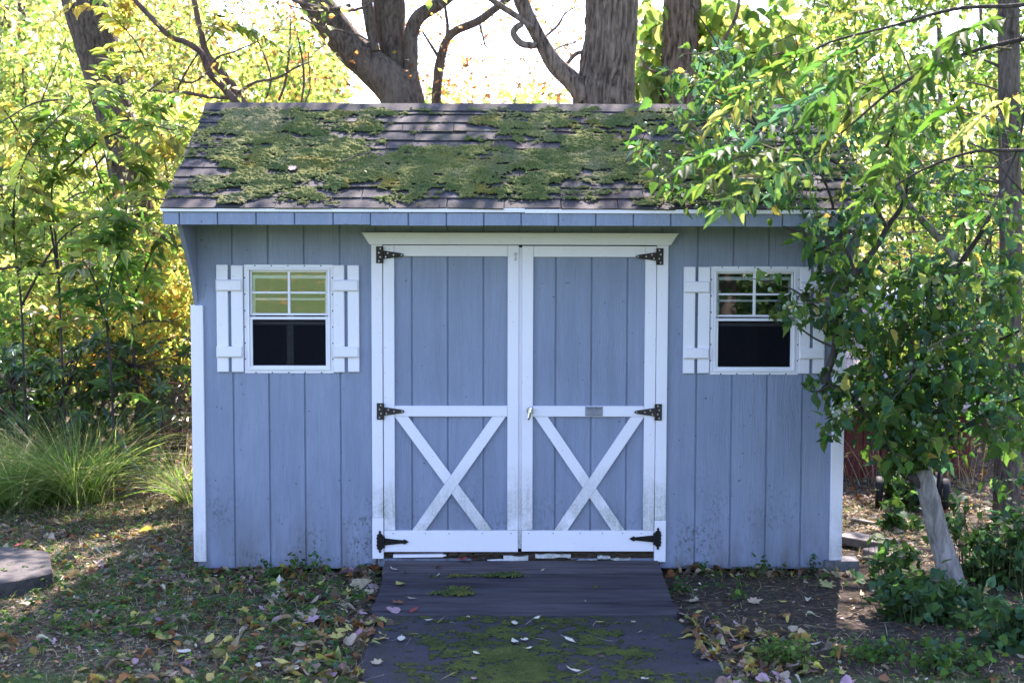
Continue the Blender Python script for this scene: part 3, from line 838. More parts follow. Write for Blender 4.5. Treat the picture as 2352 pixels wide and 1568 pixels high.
for wi, (wc, wz) in enumerate(WIN):
    Wx = lambda u: wc+(u-1017)*U
    Wz = lambda v: wz-(v-140)*U
    def ring(mb, u0, u1, v0, v1, w, y0, y1, wl=None):
        mb.bevbox(Wx(u0), Wx(u1), y0, y1, Wz(v0+w), Wz(v0), .0015)
        mb.bevbox(Wx(u0), Wx(u1), y0, y1, Wz(v1), Wz(v1-w), .0015)
        mb.bevbox(Wx(u0), Wx(u0+w), y0, y1, Wz(v1-w)+.0002, Wz(v0+w)-.0002, .0015)
        mb.bevbox(Wx(u1-w), Wx(u1), y0, y1, Wz(v1-w)+.0002, Wz(v0+w)-.0002, .0015)
    fr = MB(); ring(fr, 480, 1555, 140, 1452, 38, -0.0125, -0.0068); ring(fr, 518.5, 1516.5, 178.5, 1413.5, 26, -0.022, -0.0068)
    frame = fr.build('window', M_VINYL, shed)
    # deep channel behind the flange so the sashes sit in a real reveal
    mb = MB(); ring(mb, 530, 1505, 190, 1402, 14, -0.0066, 0.045); mb.build('frame_channel', M_VINYL, frame)
    # upper sash with cross bars
    us = MB(); ring(us, 545, 1490, 205, 752, 24, 0.004, 0.018); usash = us.build('upper_sash', M_VINYL, frame)
    mb = MB(); mb.bevbox(Wx(1003), Wx(1033), -0.001, 0.0135, Wz(728), Wz(229), .002); mb.build('muntin', M_VINYL, frame)
    mb = MB(); mb.bevbox(Wx(569.5), Wx(1002.5), -0.0005, 0.0135, Wz(490), Wz(466), .002); mb.bevbox(Wx(1033.5), Wx(1465.5), -0.0005, 0.0135, Wz(490), Wz(466), .002); mb.build('muntin', M_VINYL, frame)
    for (u0, u1) in ((569, 1003), (1033, 1466)):
        for (v0, v1) in ((229, 467), (489, 728)):
            mb = MB(); mb.box(Wx(u0), Wx(u1), 0.0140, 0.0165, Wz(v1), Wz(v0)); mb.build('pane', M_GLASS, frame)
    # raised lower sash, seen through the glass as a second set of bars
    ls = MB(); mb = ls
    mb.bevbox(Wx(556), Wx(1480), 0.030, 0.044, Wz(310), Wz(268), .002); mb.bevbox(Wx(556), Wx(1480), 0.030, 0.044, Wz(572), Wz(545), .002)
    mb.bevbox(Wx(556), Wx(598), 0.030, 0.044, Wz(870), Wz(310.5), .002); mb.bevbox(Wx(1442), Wx(1480), 0.030, 0.044, Wz(870), Wz(310.5), .002)
    mb.bevbox(Wx(598.5), Wx(1441.5), 0.030, 0.044, Wz(870), Wz(828), .002)
    lsash = ls.build('lower_sash', M_VINYL, frame)
    # meeting rail and the screen frame below
    mb = MB(); ring(mb, 545, 1494, 768, 1392, 33, -0.014, 0.010); scf = mb.build('screen_frame', M_VINYL, frame)
    mb = MB(); mb.box(Wx(577), Wx(1462), 0.001, 0.0018, Wz(1360), Wz(800)); mb.build('screen', M_SCREEN, frame)
    if wi == 0:
        mb = MB(); mb.box(Wx(972), Wx(1052), 0.050, 0.085, Wz(1420), Wz(760)); mb.build('stud', M_SCREWZ, frame)
    pts = [(Wx(u), Wz(v)) for u in (615, 812, 1012, 1210, 1408) for v in (153, 1443)] + [(Wx(u), Wz(v)) for v in (298, 497, 695, 890, 1086, 1280) for u in (489, 1546)]
    screw_dots(pts, -0.0125, 0.0042, frame, M_SCREWD)
    # shutters: two boards and two battens each
    for side in (-1, 1):
        if side < 0: b = ((152, 291), (328, 471)); bt = (150, 466)
        else: b = ((1557, 1690), (1730, 1868)); bt = (1556, 1864)
        sh = MB(); dz = rng.uniform(-3, 3)
        sh.bevbox(Wx(b[0][0]), Wx(b[0][1]), -0.0265, -0.0068, Wz(1436+dz), Wz(142+dz), 0.003)
        so_ = sh.build('shutter', M_WHITE, shed)
        mb = MB(); mb.bevbox(Wx(b[1][0]), Wx(b[1][1]), -0.0265, -0.0068, Wz(1434-dz), Wz(146-dz), 0.003); mb.build('board', M_WHITE, so_)
        for (v0, v1) in ((320, 457), (1124, 1258)):
            mb = MB(); mb.bevbox(Wx(bt[0]), Wx(bt[1]), -0.0445, -0.0268, Wz(v1), Wz(v0), 0.008); mb.build('batten', M_WHITE, so_)
# tufts of dirt / nail heads in the siding
nails = [(P(u, v, 0)[0], P(u, v, 0)[2]) for u, v in ((568, 574), (573, 700), (474, 655), (1560, 1010), (2313, 1000), (1757, 1183), (1700, 1072), (560, 905), (1880, 1180))]
screw_dots([p for p in nails if abs(p[0]) < 1.8], -0.0066, 0.0032, shed, M_SCREWD, 'nail_head')

# ------------------------------------------------------------------ wooden ramp
M_RAMP = mat_simple('ramp_wood', (0.022, 0.0185, 0.022), (0.074, 0.063, 0.071), 22, 0.85, 0, 0.7, 0.008, (0.10, 1, 1), 0.2, 5)
M_RAMPT = mat_simple('ramp_wood_bleached', (0.040, 0.033, 0.035), (0.118, 0.098, 0.104), 24, 0.85, 0, 0.7, 0.008, (0.10, 1, 1), 0.2, 5)
ramp = empty('wooden_ramp', (0, -0.5, 0.0), 'dark weathered plank ramp sloping from the shed doors to the asphalt', 'ramp')
RA, RB = (-0.036, 0.060), (-1.045, 0.012)
rs = (RA[1]-RB[1])/(RA[0]-RB[0])
def ramp_z(y): return RB[1]+(y-RB[0])*rs
def ramp_hit(u, v):
    d = ray(u, v); t = (RB[1]+(CAM[1]-RB[0])*rs-CAM[2])/(d[2]-rs*d[1]); return CAM+d*t
rv = [ramp_hit(1190, v)[1] for v in (1313, 1346, 1363.5, 1382, 1402)]
rys = [RA[0]]+rv+[RB[0]]
for i, (ya, yb2) in enumerate(zip(rys[:-1], rys[1:])):
    x0, x1 = -0.758+rng.uniform(-.01, .01), 0.790+rng.uniform(-.01, .012)
    n = 12; xs = np.linspace(x0, x1, n)
    g = 0.0065; dzp = rng.uniform(-.005, .003)
    mb = MB(); pts = []
    for x in xs:
        sag = dzp+(fbm(np.array([x*3+i*7]), np.array([i*1.7]), seed=31)[0]-0.5)*0.008
        y0, y1 = ya-g, yb2+g
        pts += [(x, y0-.0, ramp_z(y0)+sag-0.004), (x, y0-0.004, ramp_z(y0)+sag), (x, y1+0.004, ramp_z(y1)+sag+rng.uniform(-.0015, .0015)), (x, y1, ramp_z(y1)+sag-0.005), (x, y1, -0.03), (x, y0, -0.03)]
    fs = []
    for k in range(n-1):
        for q in range(6): fs.append((k*6+q, k*6+(q+1) % 6, (k+1)*6+(q+1) % 6, (k+1)*6+q))
    fs += [tuple(range(6)), tuple((n-1)*6+q for q in range(5, -1, -1))]
    mb.poly([(x, y+0.5, z) for x, y, z in pts], fs); mb.build('plank', M_RAMPT if i == 0 else M_RAMP, ramp)

# ------------------------------------------------------------------ moss
def moss_field(name, fn, uv0, uv1, cell, mask, hgt, rough, mat, label, pw_=0.6):
    """cushion of moss over a surface: fn(s,t)->(point, normal); mask/hgt arrays on the grid"""
    s = np.arange(uv0[0], uv1[0], cell); t = np.arange(uv0[1], uv1[1], cell)
    S, T = np.meshgrid(s, t)
    m = mask(S, T)
    h = np.clip(m, 0, 1)**pw_*hgt(S, T) + np.where(m > 0.03, (np.random.default_rng(3).random(S.shape)-0.35)*rough*np.clip(m*4, 0, 1), 0)
    Pt, Nm = fn(S, T)
    V = Pt + Nm*(h-0.002)[..., None]
    keep = (m > 0.0)
    idx = np.arange(S.size).reshape(S.shape)
    q = keep[:-1, :-1] & keep[:-1, 1:] & keep[1:, 1:] & keep[1:, :-1]
    F = np.stack([idx[:-1, :-1], idx[:-1, 1:], idx[1:, 1:], idx[1:, :-1]], -1)[q]
    used = np.unique(F); rem = np.full(S.size, -1); rem[used] = np.arange(len(used))
    o = link(name, mesh_np(name, V.reshape(-1, 3)[used], rem[F], 4, False), mat)
    return tag(o, label, 'moss', kind='stuff')
def worley(x, y, seed=0):
    """distance to the nearest jittered lattice point"""
    xi, yi = np.floor(x), np.floor(y); best = np.full(np.shape(x), 9.0); z = np.zeros_like(xi)
    for a in (-1, 0, 1):
        for b in (-1, 0, 1):
            px_ = xi+a+_hash(xi+a, yi+b, z, seed); py_ = yi+b+_hash(xi+a, yi+b, z, seed+7)
            best = np.minimum(best, (px_-x)**2+(py_-y)**2)
    return np.sqrt(best)
def roof_fn(S, T):
    """S along x, T distance down the slope from the ridge"""
    d = SL-T
    frac = (d/EXPO) % 1.0
    lift = 0.003-frac*0.006
    pt = np.stack([S, EY+d*cos(ang)+nY*lift, EZ+d*sin(ang)+nZ*lift], -1)
    return pt, np.broadcast_to(np.array([0, nY, nZ]), pt.shape)
def roof_mask(S, T):
    s = (S+RX)/(2*RX); t = T/SL
    n = fbm(S*2.6, T*4.2, seed=41, oct=5, gain=0.62)
    n2 = fbm(S*11, T*14, seed=47, oct=3)
    b = np.full_like(S, -0.05)
    for (cs, ct, ws, wt_, a) in ((.14, .42, .12, .33, .17), (.25, .62, .14, .22, .14), (.42, .62, .16, .20, .17), (.58, .50, .13, .26, .19), (.64, .75, .14, .14, .13),
                                 (.10, .83, .05, .07, .16), (.75, .60, .10, .30, .10), (.15, .15, .12, .10, .08), (.30, .86, .10, .05, .08), (.50, .88, .10, .05, .07),
                                 (.38, .14, .07, .22, -.16), (.50, .10, .20, .08, -.06), (.02, .5, .02, .9, -.22), (.5, .97, .8, .035, -.15), (.70, .25, .06, .1, -.1), (.90, .5, .12, .4, -.05), (.06, .72, .05, .08, -.14), (.33, .30, .05, .08, -.1)):
        b = b + a*np.exp(-((s-cs)/ws)**2-((t-ct)/wt_)**2)
    frac = ((SL-T)/EXPO) % 1.0           # 0 at the butt edge of a course
    n3 = fbm(S*60, T*60, seed=49, oct=2)
    m = (n-0.5)*1.15 + (n2-0.5)*0.9 + (n3-0.5)*0.42 + b + 0.115 + 0.10*np.exp(-((frac-.92)/0.16)**2) - 0.12*np.exp(-(frac/0.14)**2)
    return np.clip(m*2.2, 0, 1)*(m > 0)*(np.abs(S) < RX-0.01)
def roof_h(S, T):
    return 0.006+0.034*np.clip(fbm(S*9, T*11, seed=53, oct=3)-.22, 0, 1)+0.006*np.clip(1-worley(S*52, T*52, 5)*1.2, 0, 1)*(.3+1.2*fbm(S*14, T*14, seed=57, oct=2))+0.004*np.clip(1-worley(S*105, T*105, 9)*1.2, 0, 1)
M_MOSS = mat_moss('roof_moss', 0.75)
moss_field('roof_moss', roof_fn, (-RX+0.01, 0.07), (RX-0.01, SL-0.004), 0.0045, roof_mask, roof_h, 0.005, M_MOSS,
           'thick green and yellow moss cushions spreading over the shed roof shingles', 1.0)
def ramp_fn(S, T):
    pt = np.stack([S, T, ramp_z(T)+0.001+0*S], -1); return pt, np.broadcast_to(np.array([0, 0, 1.0]), pt.shape)
def ramp_mask(S, T):
    n = fbm(S*5, T*16, seed=61, oct=4); b = np.full_like(S, -.36)
    for (u, v, du, dv, a) in ((1040, 1352, 60, 10, .46), (1050, 1366, 80, 9, .36), (1010, 1322, 130, 6, .28), (1160, 1321, 60, 6, .34), (1230, 1352, 60, 5, .28), (1210, 1382, 45, 4, .26), (1370, 1349, 18, 5, .25), (1420, 1322, 80, 5, .14)):
        c = ramp_hit(u, v); e = ramp_hit(u+du, v); f = ramp_hit(u, v-dv)
        b = b + a*np.exp(-((S-c[0])/(e[0]-c[0]))**2-((T-c[1])/(f[1]-c[1]))**2)
    m = b+.07+(n-.5)*.55+(fbm(S*70, T*70, seed=65, oct=2)-.5)*.3
    return np.clip(m*8, 0, 1)*(m > 0)
M_MOSS2 = mat_moss('ramp_moss', 0.1, ((0.055, 0.085, 0.024), (0.120, 0.140, 0.040)))
moss_field('ramp_moss', ramp_fn, (-0.73, -1.03), (0.77, -0.06), 0.005, ramp_mask, lambda S, T: 0.004+0.012*fbm(S*9, T*9, seed=3), 0.008, M_MOSS2,
           'bright green moss tufts along the plank joints of the ramp')
def path_fn(S, T):
    pt = np.stack([S, T, 0.006+(fbm(S*3, T*3, seed=21)-0.5)*0.010], -1); return pt, np.broadcast_to(np.array([0, 0, 1.0]), pt.shape)
def path_mask(S, T):
    n = fbm(S*3.2, T*3.2, seed=71, oct=5, gain=.65); n2 = fbm(S*26, T*26, seed=73, oct=3); b = np.full_like(S, -.30)
    for (x, y, dx, dy, a) in ((-.15, -1.55, .42, .55, .34), (.45, -1.95, .30, .5, .26), (-.1, -2.4, .5, .6, .36), (.05, -1.12, .5, .06, .18), (0.5, -1.5, .2, .2, .05), (-.3, -3.5, .5, 1.2, .2)):
        b = b+a*np.exp(-((S-x)/dx)**2-((T-y)/dy)**2)
    m = b+.07+(n-.5)*.7+(n2-.5)*.85+(fbm(S*90, T*90, seed=75, oct=2)-.5)*.5
    return np.clip(m*3, 0, 1)*(m > 0)
M_MOSS3 = mat_moss('path_moss', 0.0, ((0.036, 0.052, 0.014), (0.090, 0.108, 0.026)))
moss_field('path_moss', path_fn, (-0.68, -4.5), (0.80, -1.05), 0.0055, path_mask, lambda S, T: 0.003+0.003*fbm(S*8, T*8, seed=5), 0.004, M_MOSS3,
           'thin dark green moss film over the middle of the asphalt path')
# ------------------------------------------------------------------ plants
PAL = dict(dark=(.028, .062, .016), green=(.056, .122, .028), mid=(.075, .140, .024), lime=(.160, .215, .055), yg=(.235, .260, .075),
           yellow=(.390, .325, .075), gold=(.390, .255, .055), orange=(.330, .145, .040), rust=(.190, .075, .026), red=(.300, .035, .025),
           tan=(.380, .290, .190), pale=(.460, .430, .300), brown=(.150, .100, .066), pink=(.400, .240, .270), teal=(.052, .120, .064), cream=(.55, .50, .38))
def pal(n, mixd, r, jit=0.22):
    ks = list(mixd); w = np.array([mixd[k] for k in ks], float); w /= w.sum()
    c = np.array([PAL[k] for k in ks])[r.choice(len(ks), n, p=w)]
    return np.clip(c*(1+r.normal(0, jit, (n, 1)))*(1+r.normal(0, 0.07, (n, 3))), 0.004, 0.62)
def unit(v):
    return v/np.maximum(np.linalg.norm(v, axis=-1, keepdims=True), 1e-9)
def spline(pts, n):
    """Catmull-Rom through rows of pts (any columns), n samples"""
    p = np.asarray(pts, float); p = np.vstack([2*p[0]-p[1], p, 2*p[-1]-p[-2]])
    m = len(p)-3; t = np.linspace(0, m-1e-6, n); i = t.astype(int); f = (t-i)[:, None]
    a, b, c, d = p[i], p[i+1], p[i+2], p[i+3]
    return 0.5*((2*b)+(-a+c)*f+(2*a-5*b+4*c-d)*f**2+(-a+3*b-3*c+d)*f**3)
def tube(pts, rad, sides=8, disp=None, cap=True):
    """swept tube; disp(angle, along, pos)->extra radius; returns verts, quad faces"""
    pts = np.asarray(pts, float); rad = np.asarray(rad, float); n = len(pts)
    tg = unit(np.gradient(pts, axis=0))
    ref = np.array([0.0, 1.0, 0.0]) if abs(tg[:, 1]).mean() < 0.8 else np.array([1.0, 0, 0])
    a = unit(np.cross(tg, ref)); b = np.cross(tg, a)
    th = np.linspace(0, 2*pi, sides, endpoint=False)
    R = np.repeat(rad[:, None], sides, 1)
    if disp is not None:
        al = np.concatenate([[0], np.cumsum(np.linalg.norm(np.diff(pts, axis=0), axis=1))])
        R = R + disp(np.repeat(th[None], n, 0), np.repeat(al[:, None], sides, 1), R)
    V = pts[:, None]+R[..., None]*(a[:, None]*np.cos(th)[None, :, None]+b[:, None]*np.sin(th)[None, :, None])
    idx = np.arange(n*sides).reshape(n, sides); nx_ = np.roll(idx, -1, 1)
    F = np.stack([idx[:-1], nx_[:-1], nx_[1:], idx[1:]], -1).reshape(-1, 4)
    V = V.reshape(-1, 3)
    return V, F
def bark_ridges(k=16, amp=0.012, seed=1, twist=0.6):
    """furrowed bark: vertical plates that braid along the stem"""
    def f(th, al, R):
        cx, cy = np.cos(th), np.sin(th)
        w = fbm(cx*2.0+7, cy*2.0, al*1.6, seed=seed, oct=3)*2.2
        q = np.abs(np.sin((th*k/2)+w*6.0+al*twist))
        n = fbm(cx*9, cy*9, al*7, seed=seed+5, oct=3)
        return amp*((1-q**0.6)*-1.2+(n-0.5)*1.1) + R*0.10*(fbm(cx*1.2, cy*1.2, al*0.9, seed=seed+9, oct=2)-0.5)
    return f
def bark_lumps(amp=0.12, seed=1):
    def f(th, al, R):
        cx, cy = np.cos(th), np.sin(th)
        return R*amp*(fbm(cx*1.5+3, cy*1.5, al*3, seed=seed, oct=4)-0.5)*2
    return f

# leaf templates: (along, across, up) with triangle lists
def fan(out, cup=0.0, mid=(0.45, 0.0, 0.0)):
    v = [mid]+[(a, b, cup*abs(b)*2-0.10*a*a) for a, b in out]
    n = len(out); return np.array(v, float), np.array([(0, i+1, (i+1) % n+1) for i in range(n)])
TM = {
 'dia': (np.array([(0, 0, 0), (.45, -.5, .10), (1, 0, -.10), (.45, .5, .10)], float), np.array([(0, 2, 1), (0, 3, 2)])),
 'ovate': fan([(0, 0), (.18, .36), (.42, .50), (.72, .30), (1, 0), (.72, -.30), (.42, -.50), (.18, -.36)], 0.14),
 'lance': fan([(0, 0), (.22, .40), (.50, .50), (.80, .22), (1, 0), (.80, -.22), (.50, -.50), (.22, -.40)], 0.16),
 'sharon': fan([(0, 0), (.10, .34), (.30, .50), (.38, .34), (.55, .38), (.66, .20), (1, 0), (.66, -.20), (.55, -.38), (.38, -.34), (.30, -.50), (.10, -.34)], 0.18, (.36, 0, -.02)),
 'maple': fan([(0, .03), (-.05, .26), (.20, .24), (.22, .50), (.42, .33), (.62, .46), (.62, .17), (1, 0), (.62, -.17), (.62, -.46), (.42, -.33), (.22, -.50), (.20, -.24), (-.05, -.26)], 0.10, (.36, 0, -.01)),
 'heart': fan([(.06, 0), (-.04, .20), (.10, .46), (.40, .50), (.75, .26), (1, 0), (.75, -.26), (.40, -.50), (.10, -.46), (-.04, -.20)], 0.12, (.34, 0, 0)),
}
def leaf_arrays(B, D, N, L, Wd, tint, tm, curl=0.0, r=None):
    tv, tf = TM[tm]; n, m = len(B), len(tv)
    D = unit(D); S = unit(np.cross(D, N)); N2 = np.cross(S, D)
    cu = np.ones(n) if r is None else r.uniform(0.2, 1+curl*3, n)
    a, b, c = tv[:, 0], tv[:, 1], tv[:, 2]
    up = (c[None]*cu[:, None]-(curl*(a**2)[None]*cu[:, None]))*L[:, None]
    V = B[:, None]+D[:, None]*(a[None, :, None]*L[:, None, None])+S[:, None]*(b[None, :, None]*Wd[:, None, None])+N2[:, None]*up[..., None]
    F = tf[None]+(np.arange(n)*m)[:, None, None]
    return V.reshape(-1, 3), F.reshape(-1, 3), np.repeat(tint, m, 0)

class Plant:
    def __init__(s, name, base, label, cat, group=None, seed=0):
        s.base = np.array(base, float); s.r = np.random.default_rng(seed)
        s.o = empty(name, s.base, label, cat, group)
        s.wood = {}; s.lv = {}; s.nodes = []
    def limb(s, pts, rad, sides=10, n=None, part='branch', disp=None, node=True):
        pts = np.asarray(pts, float); rad = np.asarray(rad, float)
        n = n or max(6, 5*len(pts))
        q = spline(np.hstack([pts, rad[:, None]]), n)
        V, F = tube(q[:, :3], np.maximum(q[:, 3], 0.0008), sides, disp)
        s.wood.setdefault(part, []).append((V, F))
        if node: s.nodes += [tuple(a) for a in q[::2]]
        return q
    def px(s, pts, y, **kw):
        """limb from rows (u, v, radius px[, dy])"""
        q = np.array([P(p[0], p[1], y+(p[3] if len(p) > 3 else 0)) for p in pts]); rr = np.array([p[2]*pxm(y) for p in pts])
        return s.limb(q, rr, **kw)
    def twig(s, a, b, r0=0.006, r1=0.0015, sag=0.04, part='twigs', n=5):
        a, b = np.asarray(a), np.asarray(b); L = np.linalg.norm(b-a)
        m = (a+b)/2+s.r.normal(0, 0.07*L, 3)+np.array([0, 0, sag*L])
        t = np.linspace(0, 1, n)[:, None]
        q = a*(1-t)**2+2*m*t*(1-t)+b*t**2
        V, F = tube(q, np.linspace(r0, r1, n), 4); s.wood.setdefault(part, []).append((V, F)); return q
    def near(s, p):
        if getattr(s, '_nc', None) is None or len(s.nodes)-len(s._nc) > 14: s._nc = np.array(s.nodes)
        nd = s._nc; d = np.linalg.norm(nd[:, :3]-p, axis=1); i = np.argmin(d+0.15*np.abs(nd[:, 2]-p[2]+0.1)); return nd[i]
    def add(s, B, D, N, L, Wd, tint, tm, part='crown', curl=0.15):
        s.lv.setdefault(part, []).append(leaf_arrays(np.asarray(B), np.asarray(D), np.asarray(N), np.asarray(L), np.asarray(Wd), tint, tm, curl, s.r))
    def spray(s, c, rad, n, L, ratio, mixd, tm='ovate', up=0.6, droop=0.35, part='crown', out=None, curl=0.15, spur=True):
        """leaves round a twig end at c"""
        r = s.r
        off = r.normal(0, 1, (n, 3)); off = unit(off)*(r.random((n, 1))**0.6)*np.asarray(rad)
        B = c+off
        D = unit(off)*0.7+r.normal(0, 0.6, (n, 3))+np.array([0, 0, -droop])
        N = r.normal(0, 0.55, (n, 3))+np.array([0, 0, up])
        l = L*np.clip(r.normal(1, 0.25, n), 0.45, 1.7)
        s.add(B, D, N, l, l*ratio*r.uniform(0.8, 1.15, n), pal(n, mixd, r), tm, part, curl)
        if spur:
            for k in range(min(4, n//4)): s.twig(c, B[k], 0.0025, 0.001, 0.0, n=3)
    def clump(s, c, rad, n, L, ratio, mixd, tm='ovate', r0=0.006, **kw):
        nd = s.near(c)
        q = s.twig(nd[:3], c, max(.0016, min(r0, nd[3]*0.8)), 0.0018)
        s.nodes += [(*q[2], .0032), (*q[3], .003), (*q[-1], .0026)]
        s.spray(c, rad, n, L, ratio, mixd, tm, **kw)
        return q
    def compound(s, b, d, L, pairs, ll, ratio, mixd, part='crown', tm='lance', droop=0.5):
        """pinnate leaf: rachis with paired drooping leaflets"""
        r = s.r; d = unit(np.asarray(d, float)); t = np.linspace(0, 1, 7)[:, None]
        q = b+d*L*t+np.array([0, 0, -droop*L])*t**2
        V, F = tube(q, np.linspace(0.0030, 0.0010, 7), 3); s.wood.setdefault('twigs', []).append((V, F))
        tt = np.linspace(0.22, 0.96, pairs)
        pos = np.stack([np.interp(tt, t[:, 0], q[:, k]) for k in range(3)], -1)
        tg = unit(np.stack([np.interp(tt, t[:, 0], np.gradient(q[:, k])) for k in range(3)], -1))
        side = unit(np.cross(tg, np.array([0, 0, 1.0])+r.normal(0, 0.25, 3)))
        Bs, Ds, Ls = [], [], []
        for sg in (-1, 1):
            Bs.append(pos); Ds.append(unit(tg*0.55+side*sg*0.85+np.array([0, 0, -0.25])+r.normal(0, 0.18, pos.shape)))
            Ls.append(ll*(0.75+0.35*np.sin(tt*pi))*r.uniform(0.85, 1.15, pairs))
        Bs.append(q[-1:]); Ds.append(tg[-1:]); Ls.append(np.array([ll]))
        B, D, l = np.vstack(Bs), np.vstack(Ds), np.concatenate(Ls)
        N = np.array([0, 0, 1.0])+r.normal(0, 0.45, B.shape)
        base = pal(1, mixd, r, 0.12)
        tint = np.clip(base*(1+r.normal(0, 0.22, (len(B), 1)))*(1+r.normal(0, .10, (len(B), 3))), 0.005, 0.6)
        kp = r.random(len(B)) > .12; B, D, N, l, tint = B[kp], D[kp], N[kp], l[kp], tint[kp]
        s.add(B, D, N, l, l*ratio, tint, tm, part, 0.12)
    def finish(s, bark, leaf, twigmat=None, smooth=True):
        out = {}
        for part, lst in s.wood.items():
            if part not in ('twigs', 'dead_twigs', 'stalks'):        # every stem or branch a piece of its own
                for V, F in lst: out[part] = link(part, mesh_np(part, V-s.base, F, 4, smooth), bark, s.o)
                continue
            o = 0; VV, FF = [], []
            for V, F in lst: VV.append(V); FF.append(F+o); o += len(V)
            V = np.vstack(VV)-s.base
            out[part] = link(part, mesh_np(part, V, np.vstack(FF), 4, smooth), twigmat if (part == 'twigs' and twigmat) else bark, s.o)
            out[part]['kind'] = 'stuff'
        for part, lst in s.lv.items():
            o = 0; VV, FF, TT = [], [], []
            for V, F, T in lst: VV.append(V); FF.append(F+o); TT.append(T); o += len(V)
            V = np.vstack(VV)-s.base
            out[part] = link(part, mesh_np(part, V, np.vstack(FF), 3, False, np.vstack(TT)), leaf, s.o)
            out[part]['kind'] = 'stuff'
        return out

LEAF = mat_leaf('leaf_soft', 0.52)
LEAFG = mat_leaf('leaf_glossy', 0.25, 0.32, 0.5)
LEAFN = mat_leaf('leaf_near', 0.42, 0.62, 0.14, 1.7)
LEAFD = mat_leaf('leaf_fallen', 0.18, 0.6, 0.25)
BARK_GREY = mat_bark('bark_grey', (0.038, 0.028, 0.021), (0.165, 0.126, 0.098), 16.0, (1, 1, 0.30))
BARK_BROWN = mat_bark('bark_furrowed', (0.026, 0.016, 0.011), (0.270, 0.196, 0.140), 17.0, (1, 1, 0.17), 1.0)
BARK_DARK = mat_bark('bark_dark', (0.030, 0.024, 0.022), (0.085, 0.068, 0.060))
BARK_PALE = mat_bark('bark_pale', (0.090, 0.076, 0.068), (0.360, 0.325, 0.300), 11.0, (1, 1, 0.22), 0.9)
TWIG = mat_bark('twig_bark', (0.055, 0.040, 0.034), (0.14, 0.105, 0.085), 14, (1, 1, 1), 0.3)
SPRIG = mat_bark('green_sprig', (0.055, 0.050, 0.022), (0.12, 0.12, 0.05), 14, (1, 1, 1), 0.3)
AUT = dict(lime=4, yg=4, yellow=.8, gold=.3, mid=2.4, pale=1.2, tan=.6)  # share of pale and tan leaves raised to stand in for white glints
AUT2 = dict(yg=3.5, yellow=1.6, gold=.8, orange=.6, tan=1.6, lime=2.5, mid=1.2, pale=1.2)  # here too the pale and tan leaves imitate glints of sun
GRN = dict(lime=3, mid=2.5, yg=2, green=1, yellow=.5)
RUSTY = dict(orange=2, rust=2, gold=1, tan=1.5, yg=.6)
gz = lambda x, y: float(ground_h(np.array([x]), np.array([y]))[0])
def gbase(p): return np.array([p[0], p[1], gz(p[0], p[1])-0.03])

# ---- trees standing behind the shed -------------------------------------
def canopy(pl, box, ncl, per, L, mixd, tm='dia', rad=0.42):
    (x0, x1), (y0, y1), (z0, z1) = box
    top = max(pl.nodes, key=lambda q: q[2]); mids = [q for q in pl.nodes if q[2] > 4.9] or [top]
    for k in range(max(4, ncl//7)):          # boughs that carry the crown
        s0 = mids[pl.r.integers(len(mids))]; e = np.array([pl.r.uniform(x0, x1), pl.r.uniform(y0, y1), pl.r.uniform(max(z0, s0[2]+.3) if s0[2]+.3 < z1 else z0, z1)])
        m = (np.array(s0[:3])+e)/2+pl.r.normal(0, .25, 3)+[0, 0, .25]
        pl.limb([s0[:3], m, e], [min(.05, s0[3]*.5), .028, .008], sides=7, n=12)
    for k in range(ncl):
        c = np.array([pl.r.uniform(x0, x1), pl.r.uniform(y0, y1), pl.r.uniform(z0, z1)])
        pl.clump(c, (rad, rad, rad*0.6), per, L, 0.62, mixd, tm, r0=0.012, spur=False)

def crown_over(pl, xr, yr, zf, tr, ncl, per, L, mixd, rad=.36):
    """upper crown clumps added along the rays from the sun to shade the ground or roof below"""
    ts = np.array(to_sun); top = max(pl.nodes, key=lambda q: q[2]); mids = [q for q in pl.nodes if q[2] > 4.6] or [top]
    cs = []
    for k in range(ncl):
        x_, y_ = pl.r.uniform(*xr), pl.r.uniform(*yr); cs.append(np.array([x_, y_, zf(y_)])+ts*pl.r.uniform(*tr))  # clump pushed from its target toward the sun, to shade it
    for k in range(max(3, ncl//6)):
        s0 = mids[pl.r.integers(len(mids))]; e = cs[pl.r.integers(ncl)]
        pl.limb([s0[:3], (np.array(s0[:3])+e)/2+pl.r.normal(0, .2, 3)+[0, 0, .2], e], [min(.04, s0[3]*.5), .022, .008], sides=7, n=12)
    for c in cs: pl.clump(c, (rad, rad, rad*.7), per, L, .62, mixd, 'dia', r0=.010, spur=False)

# the broad leaning tree with several stems
y = 5.0; b = gbase(P(927, 600, y)*np.array([1, 1, 0]))
A = Plant('leaning_tree', b, 'dark multi stemmed tree leaning left behind the shed roof', 'tree', seed=101)
bp = P(930, 240, y)
A.limb([b+[0.05, 0, 0], [bp[0]+.03, y, 1.2], [bp[0]+.02, y, 2.2], P(925, 240, y), P(902, 196, y), P(852, 150, y), P(797, 100, y), P(722, 0, y), P(640, -110, y), P(560, -260, y+.3)],
       np.array([70, 58, 56, 52, 47, 41, 38, 36, 30, 18])*pxm(y), sides=40, n=110, part='trunk', disp=bark_ridges(22, 0.007, 3, .2))
A.px([(948, 235, 30), (926, 175, 28), (905, 110, 31), (897, 60, 33), (893, 0, 35), (880, -120, 30), (870, -300, 18, .3)], y+.1, sides=28, n=60, part='stem', disp=bark_lumps(.12, 5))
A.px([(955, 230, 20), (945, 170, 16), (945, 115, 15), (946, 75, 16), (963, 38, 16), (1015, 4, 15), (1060, -40, 13), (1130, -160, 8)], y-.05, sides=20, n=50, part='stem', disp=bark_lumps(.14, 6))
